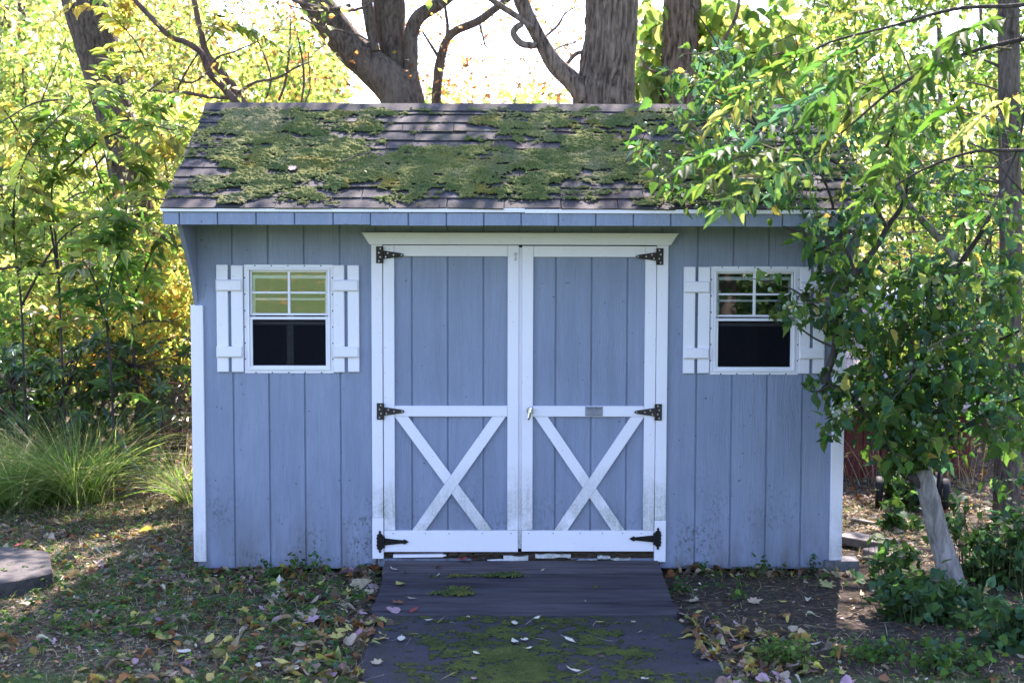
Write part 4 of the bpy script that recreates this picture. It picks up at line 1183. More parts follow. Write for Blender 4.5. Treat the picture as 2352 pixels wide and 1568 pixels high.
A.px([(862, 118, 10), (852, 70, 12), (846, 30, 12.5), (842, 0, 13), (830, -110, 11), (800, -260, 7)], y-.1, sides=14, part='stem', disp=bark_lumps(.1, 7))
for pts in ([(806, 12, 5), (760, 22, 4.5), (700, 10, 5), (660, -6, 4)], [(860, 0, 3), (828, 20, 3.5), (770, 28, 3), (715, 26, 2.4), (660, 12, 1.5)], [(855, 100, 2.2), (830, 84, 2.2), (790, 72, 2), (735, 62, 2), (690, 40, 1.6)]):
    A.px(pts, y-.5, sides=6, n=14)
canopy(A, ((-2.6, 2.0), (4.0, 7.5), (6.0, 9.6)), 14, 30, 0.10, AUT2)
crown_over(A, (-2.1, 0.6), (-.5, .7), lambda q: roof_z(q), (5.6, 8.5), 17, 26, .10, AUT2)
for k in range(135):       # last rusty leaves on the thin outer twigs
    u, v = A.r.uniform(560, 1120), A.r.uniform(-20, 225)
    A.clump(P(u, v, y+A.r.uniform(-.4, 2.5)), (.18, .18, .14), 6, 0.058, .55, RUSTY, 'dia', r0=.005, spur=False)
A.finish(BARK_GREY, LEAF, TWIG)

# slim tree beside it that bends right
y = 5.5; b = gbase(P(1002, 600, y)*np.array([1, 1, 0]))
A2 = Plant('slender_tree', b, 'slender grey tree bending to the right behind the roof ridge', 'tree', seed=102)
A2.limb([b, P(1001, 420, y), P(1002, 240, y), P(1006, 180, y), P(1010, 150, y), P(1022, 102, y), P(1044, 73, y), P(1096, 50, y), P(1140, 18, y), P(1175, -8, y), P(1300, -90, y)], np.array([16, 13, 11.5, 11.5, 12, 10, 10, 9.5, 8.5, 7.5, 4])*pxm(y), sides=14, n=70, part='trunk', disp=bark_lumps(.12, 9))
A2.px([(1013, 142, 4), (1000, 120, 4), (985, 96, 3), (962, 60, 2)], y, sides=6)
A2.px([(1100, 48, 3), (1108, 80, 2.5), (1115, 105, 2), (1130, 120, 1)], y, sides=6)
A2.px([(1025, 95, 4), (1028, 60, 4), (1023, 20, 3.4), (1020, -20, 3)], y, sides=6)
for k in range(150):
    u = A2.r.uniform(960, 1330); v = A2.r.uniform(-30, 235) if A2.r.random() < .6 else A2.r.uniform(150, 240)
    A2.clump(P(u, v, y+A2.r.uniform(-.6, 3)), (.18, .18, .12), 5, 0.055, .55, RUSTY, 'dia', r0=.004, spur=False)
A2.finish(BARK_GREY, LEAF, TWIG)

# the big straight trunk
y = 3.7; b = gbase(P(1390, 700, y)*np.array([1, 1, 0]))
B_ = Plant('furrowed_tree', b, 'thick straight tree trunk with deeply furrowed brown bark behind the roof', 'tree', seed=103)
B_.limb([b+[-.02, 0, 0], [P(1388, 240, y)[0], y, 1.4], P(1387, 262, y), P(1392, 190, y), P(1400, 110, y), P(1404, 40, y), P(1407, -60, y), P(1412, -300, y), P(1420, -620, y+.2)],
        np.array([88, 74, 72, 66, 61, 59, 59, 50, 30])*pxm(y), sides=150, n=240, part='trunk', disp=bark_ridges(30, 0.030, 13, .5))
B_.px([(1345, 226, 22), (1312, 184, 22), (1274, 146, 20), (1242, 94, 16), (1214, 40, 16), (1196, 0, 17), (1170, -70, 14), (1120, -200, 9)], y-.12, sides=28, n=70, part='limb', disp=bark_lumps(.13, 15))
B_.px([(1232, 106, 8), (1198, 101, 8.5), (1180, 80, 8), (1184, 66, 8), (1200, 55, 7)], y-.18, sides=12, part='limb', disp=bark_lumps(.15, 16))
B_.px([(1222, 64, 6), (1190, 40, 7), (1150, 14, 7), (1110, -14, 6)], y-.2, sides=10, part='limb')
B_.px([(1300, 150, 4), (1322, 125, 5), (1345, 118, 4)], y, sides=8)
B_.px([(1246, 90, 3), (1280, 60, 3), (1300, 30, 2), (1335, 10, 1.5)], y+.3, sides=6); B_.px([(1262, 120, 2.2), (1295, 105, 2), (1325, 95, 1.6), (1345, 70, 1)], y+.3, sides=6)
canopy(B_, ((-0.6, 4.5), (3.4, 7.2), (6.0, 10.0)), 16, 30, 0.11, GRN)
crown_over(B_, (.3, 2.1), (-.5, .7), lambda q: roof_z(q), (5.0, 8.5), 14, 26, .10, GRN)
for k in range(26): B_.clump(P(B_.r.uniform(1200, 1340), B_.r.uniform(-20, 200), y+B_.r.uniform(.3, 2.2)), (.14, .14, .1), 5, .05, .55, dict(rust=2, orange=1, tan=1), 'dia', r0=.004, spur=False)
B_.finish(BARK_BROWN, LEAF, TWIG)

# the second straight trunk with a big leaved vine
y = 5.3; b = gbase(P(1560, 700, y)*np.array([1, 1, 0]))
C_ = Plant('vine_clad_tree', b, 'straight brown trunk with broad lime green vine leaves around it', 'tree', seed=104)
C_.limb([b, P(1557, 420, y), P(1557, 240, y), P(1562, 120, y), P(1567, 0, y), P(1572, -200, y), P(1580, -480, y)], np.array([56, 46, 41, 41, 43, 38, 22])*pxm(y), sides=110, n=150, part='trunk', disp=bark_ridges(26, 0.026, 23, .4))
C_.px([(1580, 150, 4), (1640, 120, 4), (1690, 40, 4), (1700, -40, 3)], y-.4, sides=6); C_.px([(1530, 170, 4), (1490, 160, 3), (1470, 130, 2)], y-.4, sides=6); C_.px([(1585, 235, 4), (1640, 190, 4), (1700, 150, 3), (1800, 120, 2)], y-.4, sides=6)
for k in range(95):
    if k < 30: u, v = C_.r.uniform(1474, 1518), C_.r.uniform(20, 245)
    else: u, v = C_.r.uniform(1606, 1850), C_.r.uniform(-10, 240)
    C_.clump(P(u, v, y+.1+C_.r.uniform(-.3, .6)), (.20, .15, .2), 6, 0.17, .72, dict(lime=4, yg=2, mid=2), 'heart', r0=.004, up=.2, droop=.9, part='vine_leaves', spur=False)
canopy(C_, ((2.6, 7.5), (4.6, 9.0), (4.4, 9.0)), 130, 36, 0.11, GRN)  # crown widened and thickened to throw shade on the ground at right
C_.finish(BARK_BROWN, LEAF, TWIG)

# leaning trunk in the woods at the left
y = 5.2; b = gbase(P(372, 900, y)*np.array([1, 1, 0]))
D_ = Plant('woodland_tree', b, 'stout grey trunk leaning left among yellow green foliage', 'tree', seed=105)
D_.limb([b, P(352, 720, y), P(325, 560, y), P(292, 400, y), P(262, 262, y), P(226, 120, y), P(198, 0, y), P(170, -140, y), P(140, -330, y)], np.array([50, 46, 43, 42, 43, 48, 54, 48, 30])*pxm(y), sides=80, n=120, part='trunk', disp=bark_ridges(24, 0.010, 33, .5))
D_.px([(210, 60, 20), (185, 20, 20), (165, -30, 18), (120, -150, 12)], y-.05, sides=16, part='limb', disp=bark_lumps(.12, 35))
for k in range(16):       # bare grey boughs crossing the thicket
    u, v = D_.r.uniform(-20, 460), D_.r.uniform(120, 820); du = D_.r.choice([-1, 1])*D_.r.uniform(70, 190); sl = D_.r.normal(-.25, .35)
    D_.px([(u, v, 2.6), (u+du*.35, v+sl*du*.3+D_.r.normal(0, 10), 2.2), (u+du*.7, v+sl*du*.75+D_.r.normal(0, 12), 1.7), (u+du, v+sl*du, .9)], D_.r.uniform(2.6, 4.4), sides=6, n=14, part='bough', node=False)
crown_over(D_, (-3.3, -1.9), (-2.3, 1.0), lambda q: 0.0, (5.8, 8.5), 40, 28, .095, AUT)
canopy(D_, ((-5.6, -2.6), (4.5, 8.0), (4.6, 7.2)), 9, 26, 0.10, AUT)
D_.finish(BARK_GREY, LEAF, TWIG)

# low forked tree whose limbs rise over the roof corner
y = 3.6; b = gbase(P(640, 700, y)*np.array([1, 1, 0]))
E_ = Plant('forked_tree', b, 'brown forked small tree with bare limbs reaching over the roof corner', 'tree', seed=106)
E_.limb([b, P(620, 420, y), P(575, 262, y), P(540, 231, y), P(508, 196, y), P(482, 168, y), P(462, 122, y), P(428, 98, y), P(391, 84, y), P(345, 38, y), P(305, -6, y), P(250, -80, y)], np.array([15, 13, 11, 9, 8, 8, 7, 6.5, 6, 6, 5, 3])*pxm(y), sides=12, n=70, part='trunk', disp=bark_lumps(.1, 43))
E_.px([(590, 270, 11), (557, 234, 9), (536, 200, 9), (504, 160, 8.5), (474, 122, 8), (458, 60, 7), (446, 0, 6), (430, -80, 4)], y+.35, sides=12, n=50, part='limb', disp=bark_lumps(.1, 44))
for pts in ([(540, 226, 4), (474, 222, 4), (432, 214, 4.2), (384, 212, 3.2), (330, 200, 2)], [(546, 214, 3.6), (584, 190, 3.2), (640, 178, 3), (682, 154, 2), (720, 140, 1.2)], [(476, 160, 2.6), (500, 132, 2.4), (540, 118, 2), (590, 96, 1.4)],
            [(610, 232, 2.2), (622, 180, 2.4), (604, 120, 2), (585, 80, 1.4)], [(692, 238, 2.4), (698, 180, 2.6), (690, 110, 2), (676, 60, 1.4)], [(700, 238, 1.6), (712, 200, 1.6), (708, 120, 1.2)], [(640, 232, 3), (655, 190, 3), (664, 120, 2.2), (668, 40, 1.4)], [(480, 165, 3), (440, 190, 2.6), (400, 180, 2)]):
    E_.px(pts, y+E_.r.uniform(-.2, .3), sides=6, n=16)
for k in range(110):
    u = E_.r.uniform(300, 760); v = E_.r.uniform(-30, 232)
    if u > 620 and E_.r.random() < .55: continue
    E_.clump(P(u, v, y+E_.r.uniform(-.4, 1.2)), (.17, .17, .13), 9, 0.062, .5, AUT2, 'dia', r0=.004, spur=False)
E_.finish(mat_bark('bark_reddish', (0.055, 0.034, 0.028), (0.150, 0.098, 0.078)), LEAF, TWIG)
# ---- woods and thicket, left of the shed ---------------------------------
def bush(name, label, cat, px_box, yr, ncl, per, L, mixd, seed, tm='dia', rad=.30, group=None, leaf=None, bark=None, stems=4, ratio=.58, up=.5, droop=.4, gap=0.0):
    """multi stemmed shrub filling a pixel box between depths yr"""
    u0, u1, v0, v1 = px_box; ym = (yr[0]+yr[1])/2
    g = P((u0+u1)/2, v1, ym); b = gbase(g)
    pl = Plant(name, b, label, cat, group, seed)
    r = pl.r
    for k in range(stems):
        tip = P(r.uniform(u0+.15*(u1-u0), u1-.15*(u1-u0)), r.uniform(v0, v0+.35*(v1-v0)), r.uniform(*yr))
        m1 = b+(tip-b)*.4+r.normal(0, .16, 3); m2 = b+(tip-b)*.75+r.normal(0, .16, 3)
        pl.limb([b+[r.normal(0, .06), r.normal(0, .06), -.0], m1, m2, tip], [.024, .018, .011, .004], sides=7, n=18, part='stem')
    done = 0
    while done < ncl:
        u, v = r.uniform(u0, u1), r.uniform(v0, v1)
        e = ((u-(u0+u1)/2)/(.52*(u1-u0)))**2+((v-(v0+v1)/2)/(.52*(v1-v0)))**2
        if e > 1.15*r.uniform(.6, 1.1): continue
        yy_ = r.uniform(*yr); c = P(u, v, yy_)
        if c[2] < 0.1: continue
        if gap and fbm(np.array([u/70.]), np.array([v/70.]), seed=seed)[0] < gap: done += .5; continue
        pl.clump(c, (rad, rad, rad*.6), per, L, ratio, mixd, tm, up=up, droop=droop, r0=.007, spur=False)
        done += 1
    pl.finish(bark or BARK_DARK, leaf or LEAF, TWIG); return pl
bush('thicket_shrub', 'tall yellow green shrub growing against the leaning woodland trunk', 'shrub', (-60, 330, 60, 560), (6.0, 9.0), 150, 34, .085, AUT, 201, rad=.38, gap=.42)
bush('thicket_shrub', 'golden leaved shrub just beyond the left roof corner', 'shrub', (250, 500, 250, 700), (4.4, 6.4), 110, 34, .075, AUT2, 202, rad=.30, gap=.38)
bush('thicket_shrub', 'lime green shrub with bright leaves near the horizontal branch', 'shrub', (-80, 260, 380, 820), (4.6, 7.0), 130, 34, .075, dict(lime=4, mid=2, yg=3, yellow=1), 203, rad=.32, gap=.40)
bush('thicket_shrub', 'bushy yellow shrub behind the eave bracket', 'shrub', (300, 480, 520, 860), (3.2, 4.6), 90, 34, .068, dict(yg=3, yellow=3, lime=2, gold=1.4, orange=.6), 204, rad=.24)
bush('thicket_shrub', 'orange tinged low shrub above the broadleaf evergreens', 'shrub', (40, 320, 660, 900), (3.4, 4.8), 80, 34, .062, dict(yg=2, yellow=2, orange=1.5, gold=1.5, lime=1, mid=1), 205, rad=.24)
bush('thicket_shrub', 'sunlit green shrub at the edge of the woods', 'shrub', (-140, 110, 600, 960), (3.4, 5.2), 90, 34, .068, dict(lime=3, mid=3, green=2, yg=1), 206, rad=.26)
bush('distant_tree', 'airy pale green tree showing beyond the roof corner', 'tree', (520, 780, 30, 300), (11, 15), 100, 30, .12, dict(lime=3, yg=3, yellow=1, mid=1), 207, rad=.5, gap=.35)
bush('distant_tree', 'tall yellow tree deep in the woods', 'tree', (100, 520, -120, 300), (10, 14), 170, 32, .11, AUT2, 208, rad=.5, gap=.40)
bush('distant_tree', 'tall green tree at the woods edge', 'tree', (-160, 170, -150, 330), (8, 12), 160, 32, .11, AUT, 209, rad=.5, gap=.40)

bush('thicket_shrub', 'dense pale green shrub filling the woods floor behind the saplings', 'shrub', (-80, 300, 520, 960), (5.0, 7.5), 150, 32, .08, dict(lime=4, yg=4, mid=2, yellow=1, pale=.5), 221, rad=.30)
bush('thicket_shrub', 'dense pale yellow green shrub between the saplings and the eave bracket', 'shrub', (230, 490, 560, 950), (4.8, 7.0), 130, 32, .08, dict(lime=3, yg=4, mid=2, yellow=1.6, pale=.5), 222, rad=.30)

# young trees with long compound leaves
def sapling(name, label, base_px, yb, limbs, seed, mixd, ll=.125, nleaf=8, L=.36, pairs=7, group=None, cat='sapling', mat=None, r0=.011, start=.2, ratio=.33, droop=.35):
    g = P(base_px[0], base_px[1], yb); b = gbase(g); pl = Plant(name, b, label, cat, group, seed); r = pl.r
    for lim in limbs:
        pts = [P(u, v, yb+dy) for u, v, dy in lim]
        if len(lim[0]) and lim[0][1] >= base_px[1]-60: pts[0] = b
        q = pl.limb(pts, np.linspace(r0, .004, len(pts)), sides=7, n=22, part='stem')
        n = len(q); k0 = int(n*start)
        tg = unit(np.gradient(q[:, :3], axis=0))
        cnt = int(nleaf*np.linalg.norm(q[-1, :3]-q[k0, :3])/.5)+2
        for j in range(cnt):
            i = r.integers(k0, n)
            d = tg[i]*.5+r.normal(0, .75, 3)+np.array([0, 0, .25])
            pl.compound(q[i, :3], d, L*r.uniform(.7, 1.25), int(pairs+r.integers(-2, 3)), ll*r.uniform(.8, 1.2), ratio, mixd, droop=droop)
    pl.finish(BARK_DARK, mat or LEAF, SPRIG); return pl
SUM = dict(lime=4, yg=4, mid=1.4, yellow=1.2, pale=.4)
sapling('compound_leaf_sapling', 'arching sapling with long pinnate leaves in front of the leaning woodland trunk', (150, 930), 2.9, [[(150, 930, 0), (135, 640, .1), (120, 420, .1), (180, 260, -.1), (300, 180, -.2)], [(135, 640, .1), (100, 440, .2), (40, 300, .2), (-30, 200, .1)], [(120, 420, .1), (220, 330, -.2), (330, 290, -.3), (400, 300, -.4)]], 301, SUM)
sapling('compound_leaf_sapling', 'broad green pinnate sapling between the woodland trunk and the roof', (330, 960), 3.2, [[(330, 960, 0), (300, 700, 0), (290, 480, -.1), (350, 350, -.2), (430, 300, -.3)], [(295, 560, 0), (240, 440, -.2), (200, 330, -.2), (120, 290, -.3)], [(300, 700, 0), (360, 560, -.2), (400, 520, -.3)]], 302, dict(lime=4, mid=2, yg=3, yellow=1))
sapling('compound_leaf_sapling', 'pale sunlit sapling drooping above the horizontal grey branch', (60, 980), 2.7, [[(60, 980, 0), (50, 720, .1), (30, 500, .1), (60, 360, 0), (160, 240, -.1)], [(50, 700, .1), (130, 560, -.1), (220, 500, -.2), (300, 520, -.3)], [(30, 500, .1), (-20, 400, .2), (-60, 300, .2)], [(0, 618, 0), (36, 614, 0), (68, 630, 0), (128, 628, 0), (170, 622, 0), (236, 616, 0)]], 303, SUM)
sapling('compound_leaf_sapling', 'small dark green sapling hanging beside the eave bracket', (265, 1010), 2.5, [[(265, 1010, 0), (255, 860, 0), (245, 720, -.1), (262, 610, -.2), (300, 560, -.25)], [(250, 760, 0), (215, 640, -.1), (190, 600, -.2)]], 304, dict(mid=3, green=2, lime=2), nleaf=5)
sapling('compound_leaf_sapling', 'yellow leaved sapling reaching up past the roof ridge corner', (420, 1000), 4.2, [[(420, 1000, 0), (400, 600, 0), (370, 300, 0), (330, 130, 0), (260, 40, 0), (180, -20, 0)], [(370, 300, 0), (420, 180, 0), (480, 90, 0), (540, 40, 0)], [(400, 500, 0), (440, 380, -.1), (470, 330, -.1)]], 305, dict(yg=3, yellow=3, lime=2, gold=1))

# broadleaf evergreens at the foot of the woods
def rhodo(label, px_box, yr, n, seed):
    u0, u1, v0, v1 = px_box; g = P((u0+u1)/2, v1, (yr[0]+yr[1])/2); b = gbase(g)
    pl = Plant('evergreen_shrub', b, label, 'shrub', None, seed); r = pl.r
    for k in range(6):
        tip = P(r.uniform(u0, u1), r.uniform(v0, v0+.4*(v1-v0)), r.uniform(*yr)); pl.limb([b, (b+tip)/2+r.normal(0, .1, 3), tip], [.022, .014, .005], sides=6, n=12, part='stem')
    for k in range(n):
        c = P(r.uniform(u0, u1), r.uniform(v0, v1), r.uniform(*yr))
        if c[2] < .12: continue
        pl.twig(pl.near(c)[:3], c, .005, .003)
        m = r.integers(6, 10); th = np.linspace(0, 2*pi, m, endpoint=False)+r.random()*6
        ax = unit(np.array([0, -.35, .8])+r.normal(0, .35, 3)); e1 = unit(np.cross(ax, [1., .2, 0])); e2 = np.cross(ax, e1)
        D = e1*np.cos(th)[:, None]+e2*np.sin(th)[:, None]+ax*.12+np.array([0, 0, -.15])
        l = r.uniform(.08, .125, m)
        pl.add(np.repeat(c[None], m, 0), D, np.repeat(ax[None], m, 0)+r.normal(0, .15, (m, 3)), l, l*.34, pal(m, dict(dark=3, green=3, mid=1), r), 'lance', curl=.2)
    pl.finish(BARK_DARK, LEAFG, TWIG)
rhodo('dark glossy evergreen shrub at the left end of the thicket', (-60, 190, 800, 990), (2.7, 4.2), 130, 311)
rhodo('dark glossy evergreen shrub between the grass clump and the shed', (180, 436, 770, 985), (3.0, 4.4), 130, 312)

# dead brown brush by the shed corner
y = 2.75; b = gbase(G(425, 1085)); bb = Plant('brush_pile', b, 'tangle of dead brown twigs beside the left shed corner', 'brush', seed=313)
for k in range(190):
    a0 = P(bb.r.uniform(385, 450), bb.r.uniform(860, 1075), y+bb.r.uniform(-.2, .5)); d = bb.r.normal(0, 1, 3); d[2] += .3
    q = a0+unit(d)*bb.r.uniform(.12, .4); q[2] = max(q[2], .03); a0[2] = max(a0[2], .02)
    bb.twig(a0, q, .0026, .001, .05, part='dead_twigs')
bb.finish(mat_bark('dead_twig', (0.045, 0.028, 0.020), (0.15, 0.09, 0.065), 12, (1, 1, 1), .3), LEAF)

# far woods: one mass beyond everything else
def far_woods(name, label, boxes, L, mixd, seed):
    r = np.random.default_rng(seed); VV, FF, TT, o = [], [], [], 0
    for (u0, u1, v0, v1, y0, y1, n, thr) in boxes:
        u = r.uniform(u0, u1, n); v = r.uniform(v0, v1, n); yy_ = r.uniform(y0, y1, n)
        k = fbm(u/55., v/55., yy_*.5, seed=seed, oct=3) > thr; u, v, yy_ = u[k], v[k], yy_[k]
        B = np.array([P(a, b_, c) for a, b_, c in zip(u, v, yy_)]); ok = B[:, 2] > -.35; B = B[ok]; n2 = len(B)
        l = L*r.uniform(.6, 1.4, n2)
        V, F, T = leaf_arrays(B, r.normal(0, 1, (n2, 3))+[0, 0, -.4], r.normal(0, .7, (n2, 3))+[0, 0, .5], l, l*.62, pal(n2, mixd, r), 'dia', .15, r)
        VV.append(V); FF.append(F+o); TT.append(T); o += len(V)
    ob = link(name, mesh_np(name, np.vstack(VV), np.vstack(FF), 3, False, np.vstack(TT)), LEAF); return tag(ob, label, 'woods', kind='stuff')
far_woods('far_woods', 'sunny yellow green woods filling the distance beyond the shed',
          [(-250, 480, -100, 1000, 14, 24, 40000, .42), (470, 800, 120, 260, 16, 24, 3500, .50), (1930, 2600, 160, 1000, 13, 22, 24000, .45), (880, 1330, 200, 260, 15, 22, 900, .55), (1440, 1960, 60, 260, 14, 20, 5000, .48)],
          .155, dict(lime=4, yg=4, yellow=2, mid=2, gold=1, tan=.8, orange=.5), 401)
# slim far trunks
for k, (u0, u1, w, y) in enumerate(((28, 22, 11, 12.0), (62, 55, 13, 11.0), (8, 0, 9, 13.5), (2150, 2160, 8, 12.0), (2262, 2258, 7, 12.5))):
    b = gbase(P(u0, 760, y)); t = Plant('distant_tree', b, ('bare grey trunk standing deep in the woods left of the shed' if k < 3 else 'thin bare trunk deep in the bright foliage right of the shed'), 'tree', 'far trunks left' if k < 3 else 'far trunks right', 500+k)
    t.limb([b, P((u0+u1)/2, 500, y), P(u1, 200, y), P(u1-10, -100, y)], np.array([w, w*.9, w*.8, w*.6])*pxm(y), sides=12, n=30, part='trunk', disp=bark_lumps(.15, k)); t.finish(BARK_GREY, LEAF)

# ---- right of the shed ---------------------------------------------------
bush('thicket_shrub', 'bright yellow green shrub filling the gap right of the shed', 'shrub', (1930, 2200, 430, 1010), (5.6, 8.0), 150, 32, .075, dict(lime=4, yg=4, mid=2, yellow=1), 211, rad=.32, gap=.42)
bush('thicket_shrub', 'sunlit shrub behind the grey conifer trunk', 'shrub', (2180, 2480, 480, 1080), (4.5, 7.0), 150, 32, .075, dict(lime=4, yg=4, mid=2, yellow=1), 212, rad=.32, gap=.40)
bush('thicket_shrub', 'green shrub rising behind the right end of the roof', 'shrub', (1740, 2120, 150, 480), (6.0, 8.5), 110, 32, .085, dict(lime=3, mid=3, yg=2, green=1), 213, rad=.36, gap=.42)
bush('thicket_shrub', 'tall green shrub above the conifer branches', 'shrub', (2080, 2460, 60, 520), (4.5, 7.5), 130, 32, .08, dict(lime=3, mid=3, green=2, yg=2), 214, rad=.34, gap=.42)

bush('distant_tree', 'broad green tree filling the sky above the right end of the roof', 'tree', (1820, 2520, -160, 230), (6.5, 10.0), 190, 34, .11, dict(lime=3, mid=3, green=1.5, yg=2, yellow=.8), 215, rad=.45, gap=.38)
# grey conifer with dead lower twigs
y = 1.63; b = gbase(G(2312, 1182)); F_ = Plant('conifer_trunk', b, 'slim grey conifer trunk with dead lower twigs right of the shed', 'tree', seed=107)
F_.limb([b, P(2313, 1000, y), P(2318, 800, y), P(2322, 600, y), P(2320, 400, y), P(2318, 200, y), P(2316, -100, y), P(2314, -500, y)], np.array([32, 27, 26, 25, 25, 24, 22, 12])*pxm(y), sides=60, n=120, part='trunk', disp=bark_ridges(18, 0.005, 53, .3))
for k in range(34):
    v = F_.r.uniform(120, 900); s = F_.r.choice([-1, -1, -1, 1]); a0 = P(2318+s*20, v, y); L = F_.r.uniform(.3, 1.1)
    e = a0+np.array([s*L, F_.r.uniform(-.25, .6), F_.r.uniform(-.15, .25)]); q = F_.twig(a0, e, .008, .002, .12, n=7)
    for j in range(6):
        i = F_.r.integers(2, 7); F_.twig(q[i], q[i]+F_.r.normal(0, .16, 3)+[s*.06, 0, -.04], .002, .0007, 0, n=3)
for k in range(130):  # unseen high clumps, added to thicken the shade right of the shed
    c = np.array([F_.r.uniform(2.3, 5.2), F_.r.uniform(.9, 3.6), F_.r.uniform(3.7, 6.8)]); F_.clump(c, (.35, .35, .2), 30, .07, .18, dict(dark=2, green=2), 'dia', spur=False)
F_.finish(BARK_GREY, LEAFG, TWIG)

# flowering hedge shrub with pale trunk at the right front corner
b = G(2190, 1346); b = np.array([b[0], b[1], gz(b[0], b[1])-.03]); y = float(b[1])
S_ = Plant('rose_of_sharon', b, 'large green shrub with a pale leaning trunk at the right corner of the shed', 'shrub', seed=108)
S_.limb([b, P(2173, 1285, y), P(2155, 1225, y), P(2136, 1150, y-.03), P(2124, 1100, y-.05), P(2114, 1030, y-.07), P(2100, 930, y-.1), P(2092, 860, y-.1), P(2097, 775, y-.05), P(2157, 722, y), P(2193, 684, y+.05), P(2202, 620, y+.05), P(2178, 570, y+.05), P(2130, 518, y), P(2086, 470, y-.05), P(2040, 380, y-.1)],
        np.array([36, 27, 24.5, 24, 21, 14, 11, 10, 9, 10, 11, 11, 11, 9, 8, 4])*pxm(y), sides=30, n=120, part='trunk', disp=bark_ridges(10, .006, 61, 1.2))
S_.px([(2128, 1120, 15), (2100, 1098, 12), (2078, 1086, 10), (2050, 1040, 9), (2010, 980, 8), (1953, 910, 8.5), (1908, 886, 9), (1899, 860, 9), (1917, 806, 8.5), (1923, 747, 8), (1941, 675, 8), (1965, 633, 8), (2013, 567, 7), (2041, 517, 6.5), (2072, 472, 5), (2090, 400, 3)], y-.05, sides=12, n=80, part='limb', disp=bark_lumps(.14, 63))
for pts in ([(1950, 640, 5), (1925, 600, 5), (1890, 560, 4), (1850, 540, 3), (1800, 520, 2)], [(1965, 630, 4), (1940, 560, 4), (1920, 500, 3.5), (1900, 430, 3), (1860, 360, 2.4), (1800, 290, 2)], [(2197, 618, 7), (2228, 572, 6), (2262, 520, 5), (2300, 430, 3)],
            [(2035, 520, 5), (1990, 440, 4.5), (1930, 380, 4), (1840, 330, 3.5), (1740, 290, 3), (1640, 230, 2), (1560, 190, 1.5)], [(1840, 330, 3), (1740, 340, 2.6), (1620, 360, 2), (1500, 350, 1.4), (1420, 380, 1)], [(1860, 420, 3), (1740, 440, 2.4), (1620, 470, 1.8), (1540, 480, 1.2)],
            [(1925, 745, 3), (1870, 700, 2.4), (1810, 660, 1.8), (1730, 640, 1)], [(1920, 800, 3), (1860, 770, 2.2), (1800, 720, 1.6), (1770, 700, 1)], [(2100, 900, 6), (2180, 860, 5), (2260, 800, 4), (2340, 760, 3)], [(2118, 1060, 6), (2190, 1000, 5), (2280, 940, 4), (2380, 900, 3)],
            [(2000, 430, 3), (2040, 330, 3), (2060, 240, 2.4), (2050, 150, 1.6)], [(1740, 290, 2.4), (1690, 200, 2.2), (1640, 90, 2), (1600, 30, 1.6), (1575, -20, 1.2)], [(1905, 885, 3), (1870, 900, 2.4), (1840, 880, 1.5)], [(2300, 430, 3), (2340, 330, 3), (2360, 200, 2)]):
    S_.px([(p[0], p[1], p[2], S_.r.uniform(-.12, .08)) for p in pts], y-.08, sides=7, n=20)
SH = dict(green=3, teal=3, mid=3, lime=1.4, yellow=.25)
blobs = [(2090, 985, 95, 60, 85), (2030, 930, 66, 60, 40), (2140, 880, 120, 70, 75), (2010, 840, 56, 70, 28), (2240, 800, 90, 80, 50), (2060, 760, 110, 60, 52), (2320, 960, 50, 110, 40), (2000, 690, 60, 50, 20), (2180, 680, 90, 60, 34),
         (1925, 640, 36, 60, 11), (1880, 720, 40, 40, 8), (1800, 700, 50, 40, 9), (1890, 560, 60, 40, 13), (1970, 475, 80, 50, 14), (2090, 420, 100, 70, 24), (2230, 480, 90, 90, 26), (1850, 430, 90, 50, 15), (1760, 380, 100, 50, 20), (1640, 330, 90, 50, 24),
         (1560, 410, 60, 40, 8), (1480, 345, 60, 24, 8), (1650, 470, 80, 22, 10), (1770, 470, 80, 26, 10), (1580, 200, 50, 60, 15), (1680, 220, 70, 70, 26), (1800, 250, 90, 70, 30), (1950, 300, 110, 90, 30), (2100, 250, 110, 80, 30), (2290, 300, 70, 110, 14), (1640, 110, 50, 60, 8), (1875, 885, 28, 22, 6), (1920, 960, 20, 24, 4), (2105, 1060, 40, 20, 10), (2110, 620, 110, 70, 26), (2320, 640, 50, 90, 20)]
pods = []
for (u, v, su, sv, n) in blobs:
    for k in range(n):
        uu, vv = S_.r.normal(u, su*.62), S_.r.normal(v, sv*.62)
        c = P(uu, vv, y+S_.r.normal(-.10, .24) - (.15 if vv < 560 and uu < 2000 else 0))
        if c[2] < .25: continue
        sparse = uu < 1860
        S_.clump(c, (.075, .075, .06), int(S_.r.integers(4, 7) if sparse else S_.r.integers(5, 9)), (.060 if sparse or vv < 600 else .072), .70, SH, 'sharon', r0=.0032, up=.8, droop=.55, spur=True)
        if S_.r.random() < (.6 if sparse else .35): pods += [c+S_.r.normal(0, .022, 3) for _ in range(S_.r.integers(1, 4))]
S_.finish(BARK_PALE, LEAFN, TWIG)
for o in S_.o.children:
    if o.name.startswith(('limb', 'branch')): o.data.materials[0] = BARK_DARK
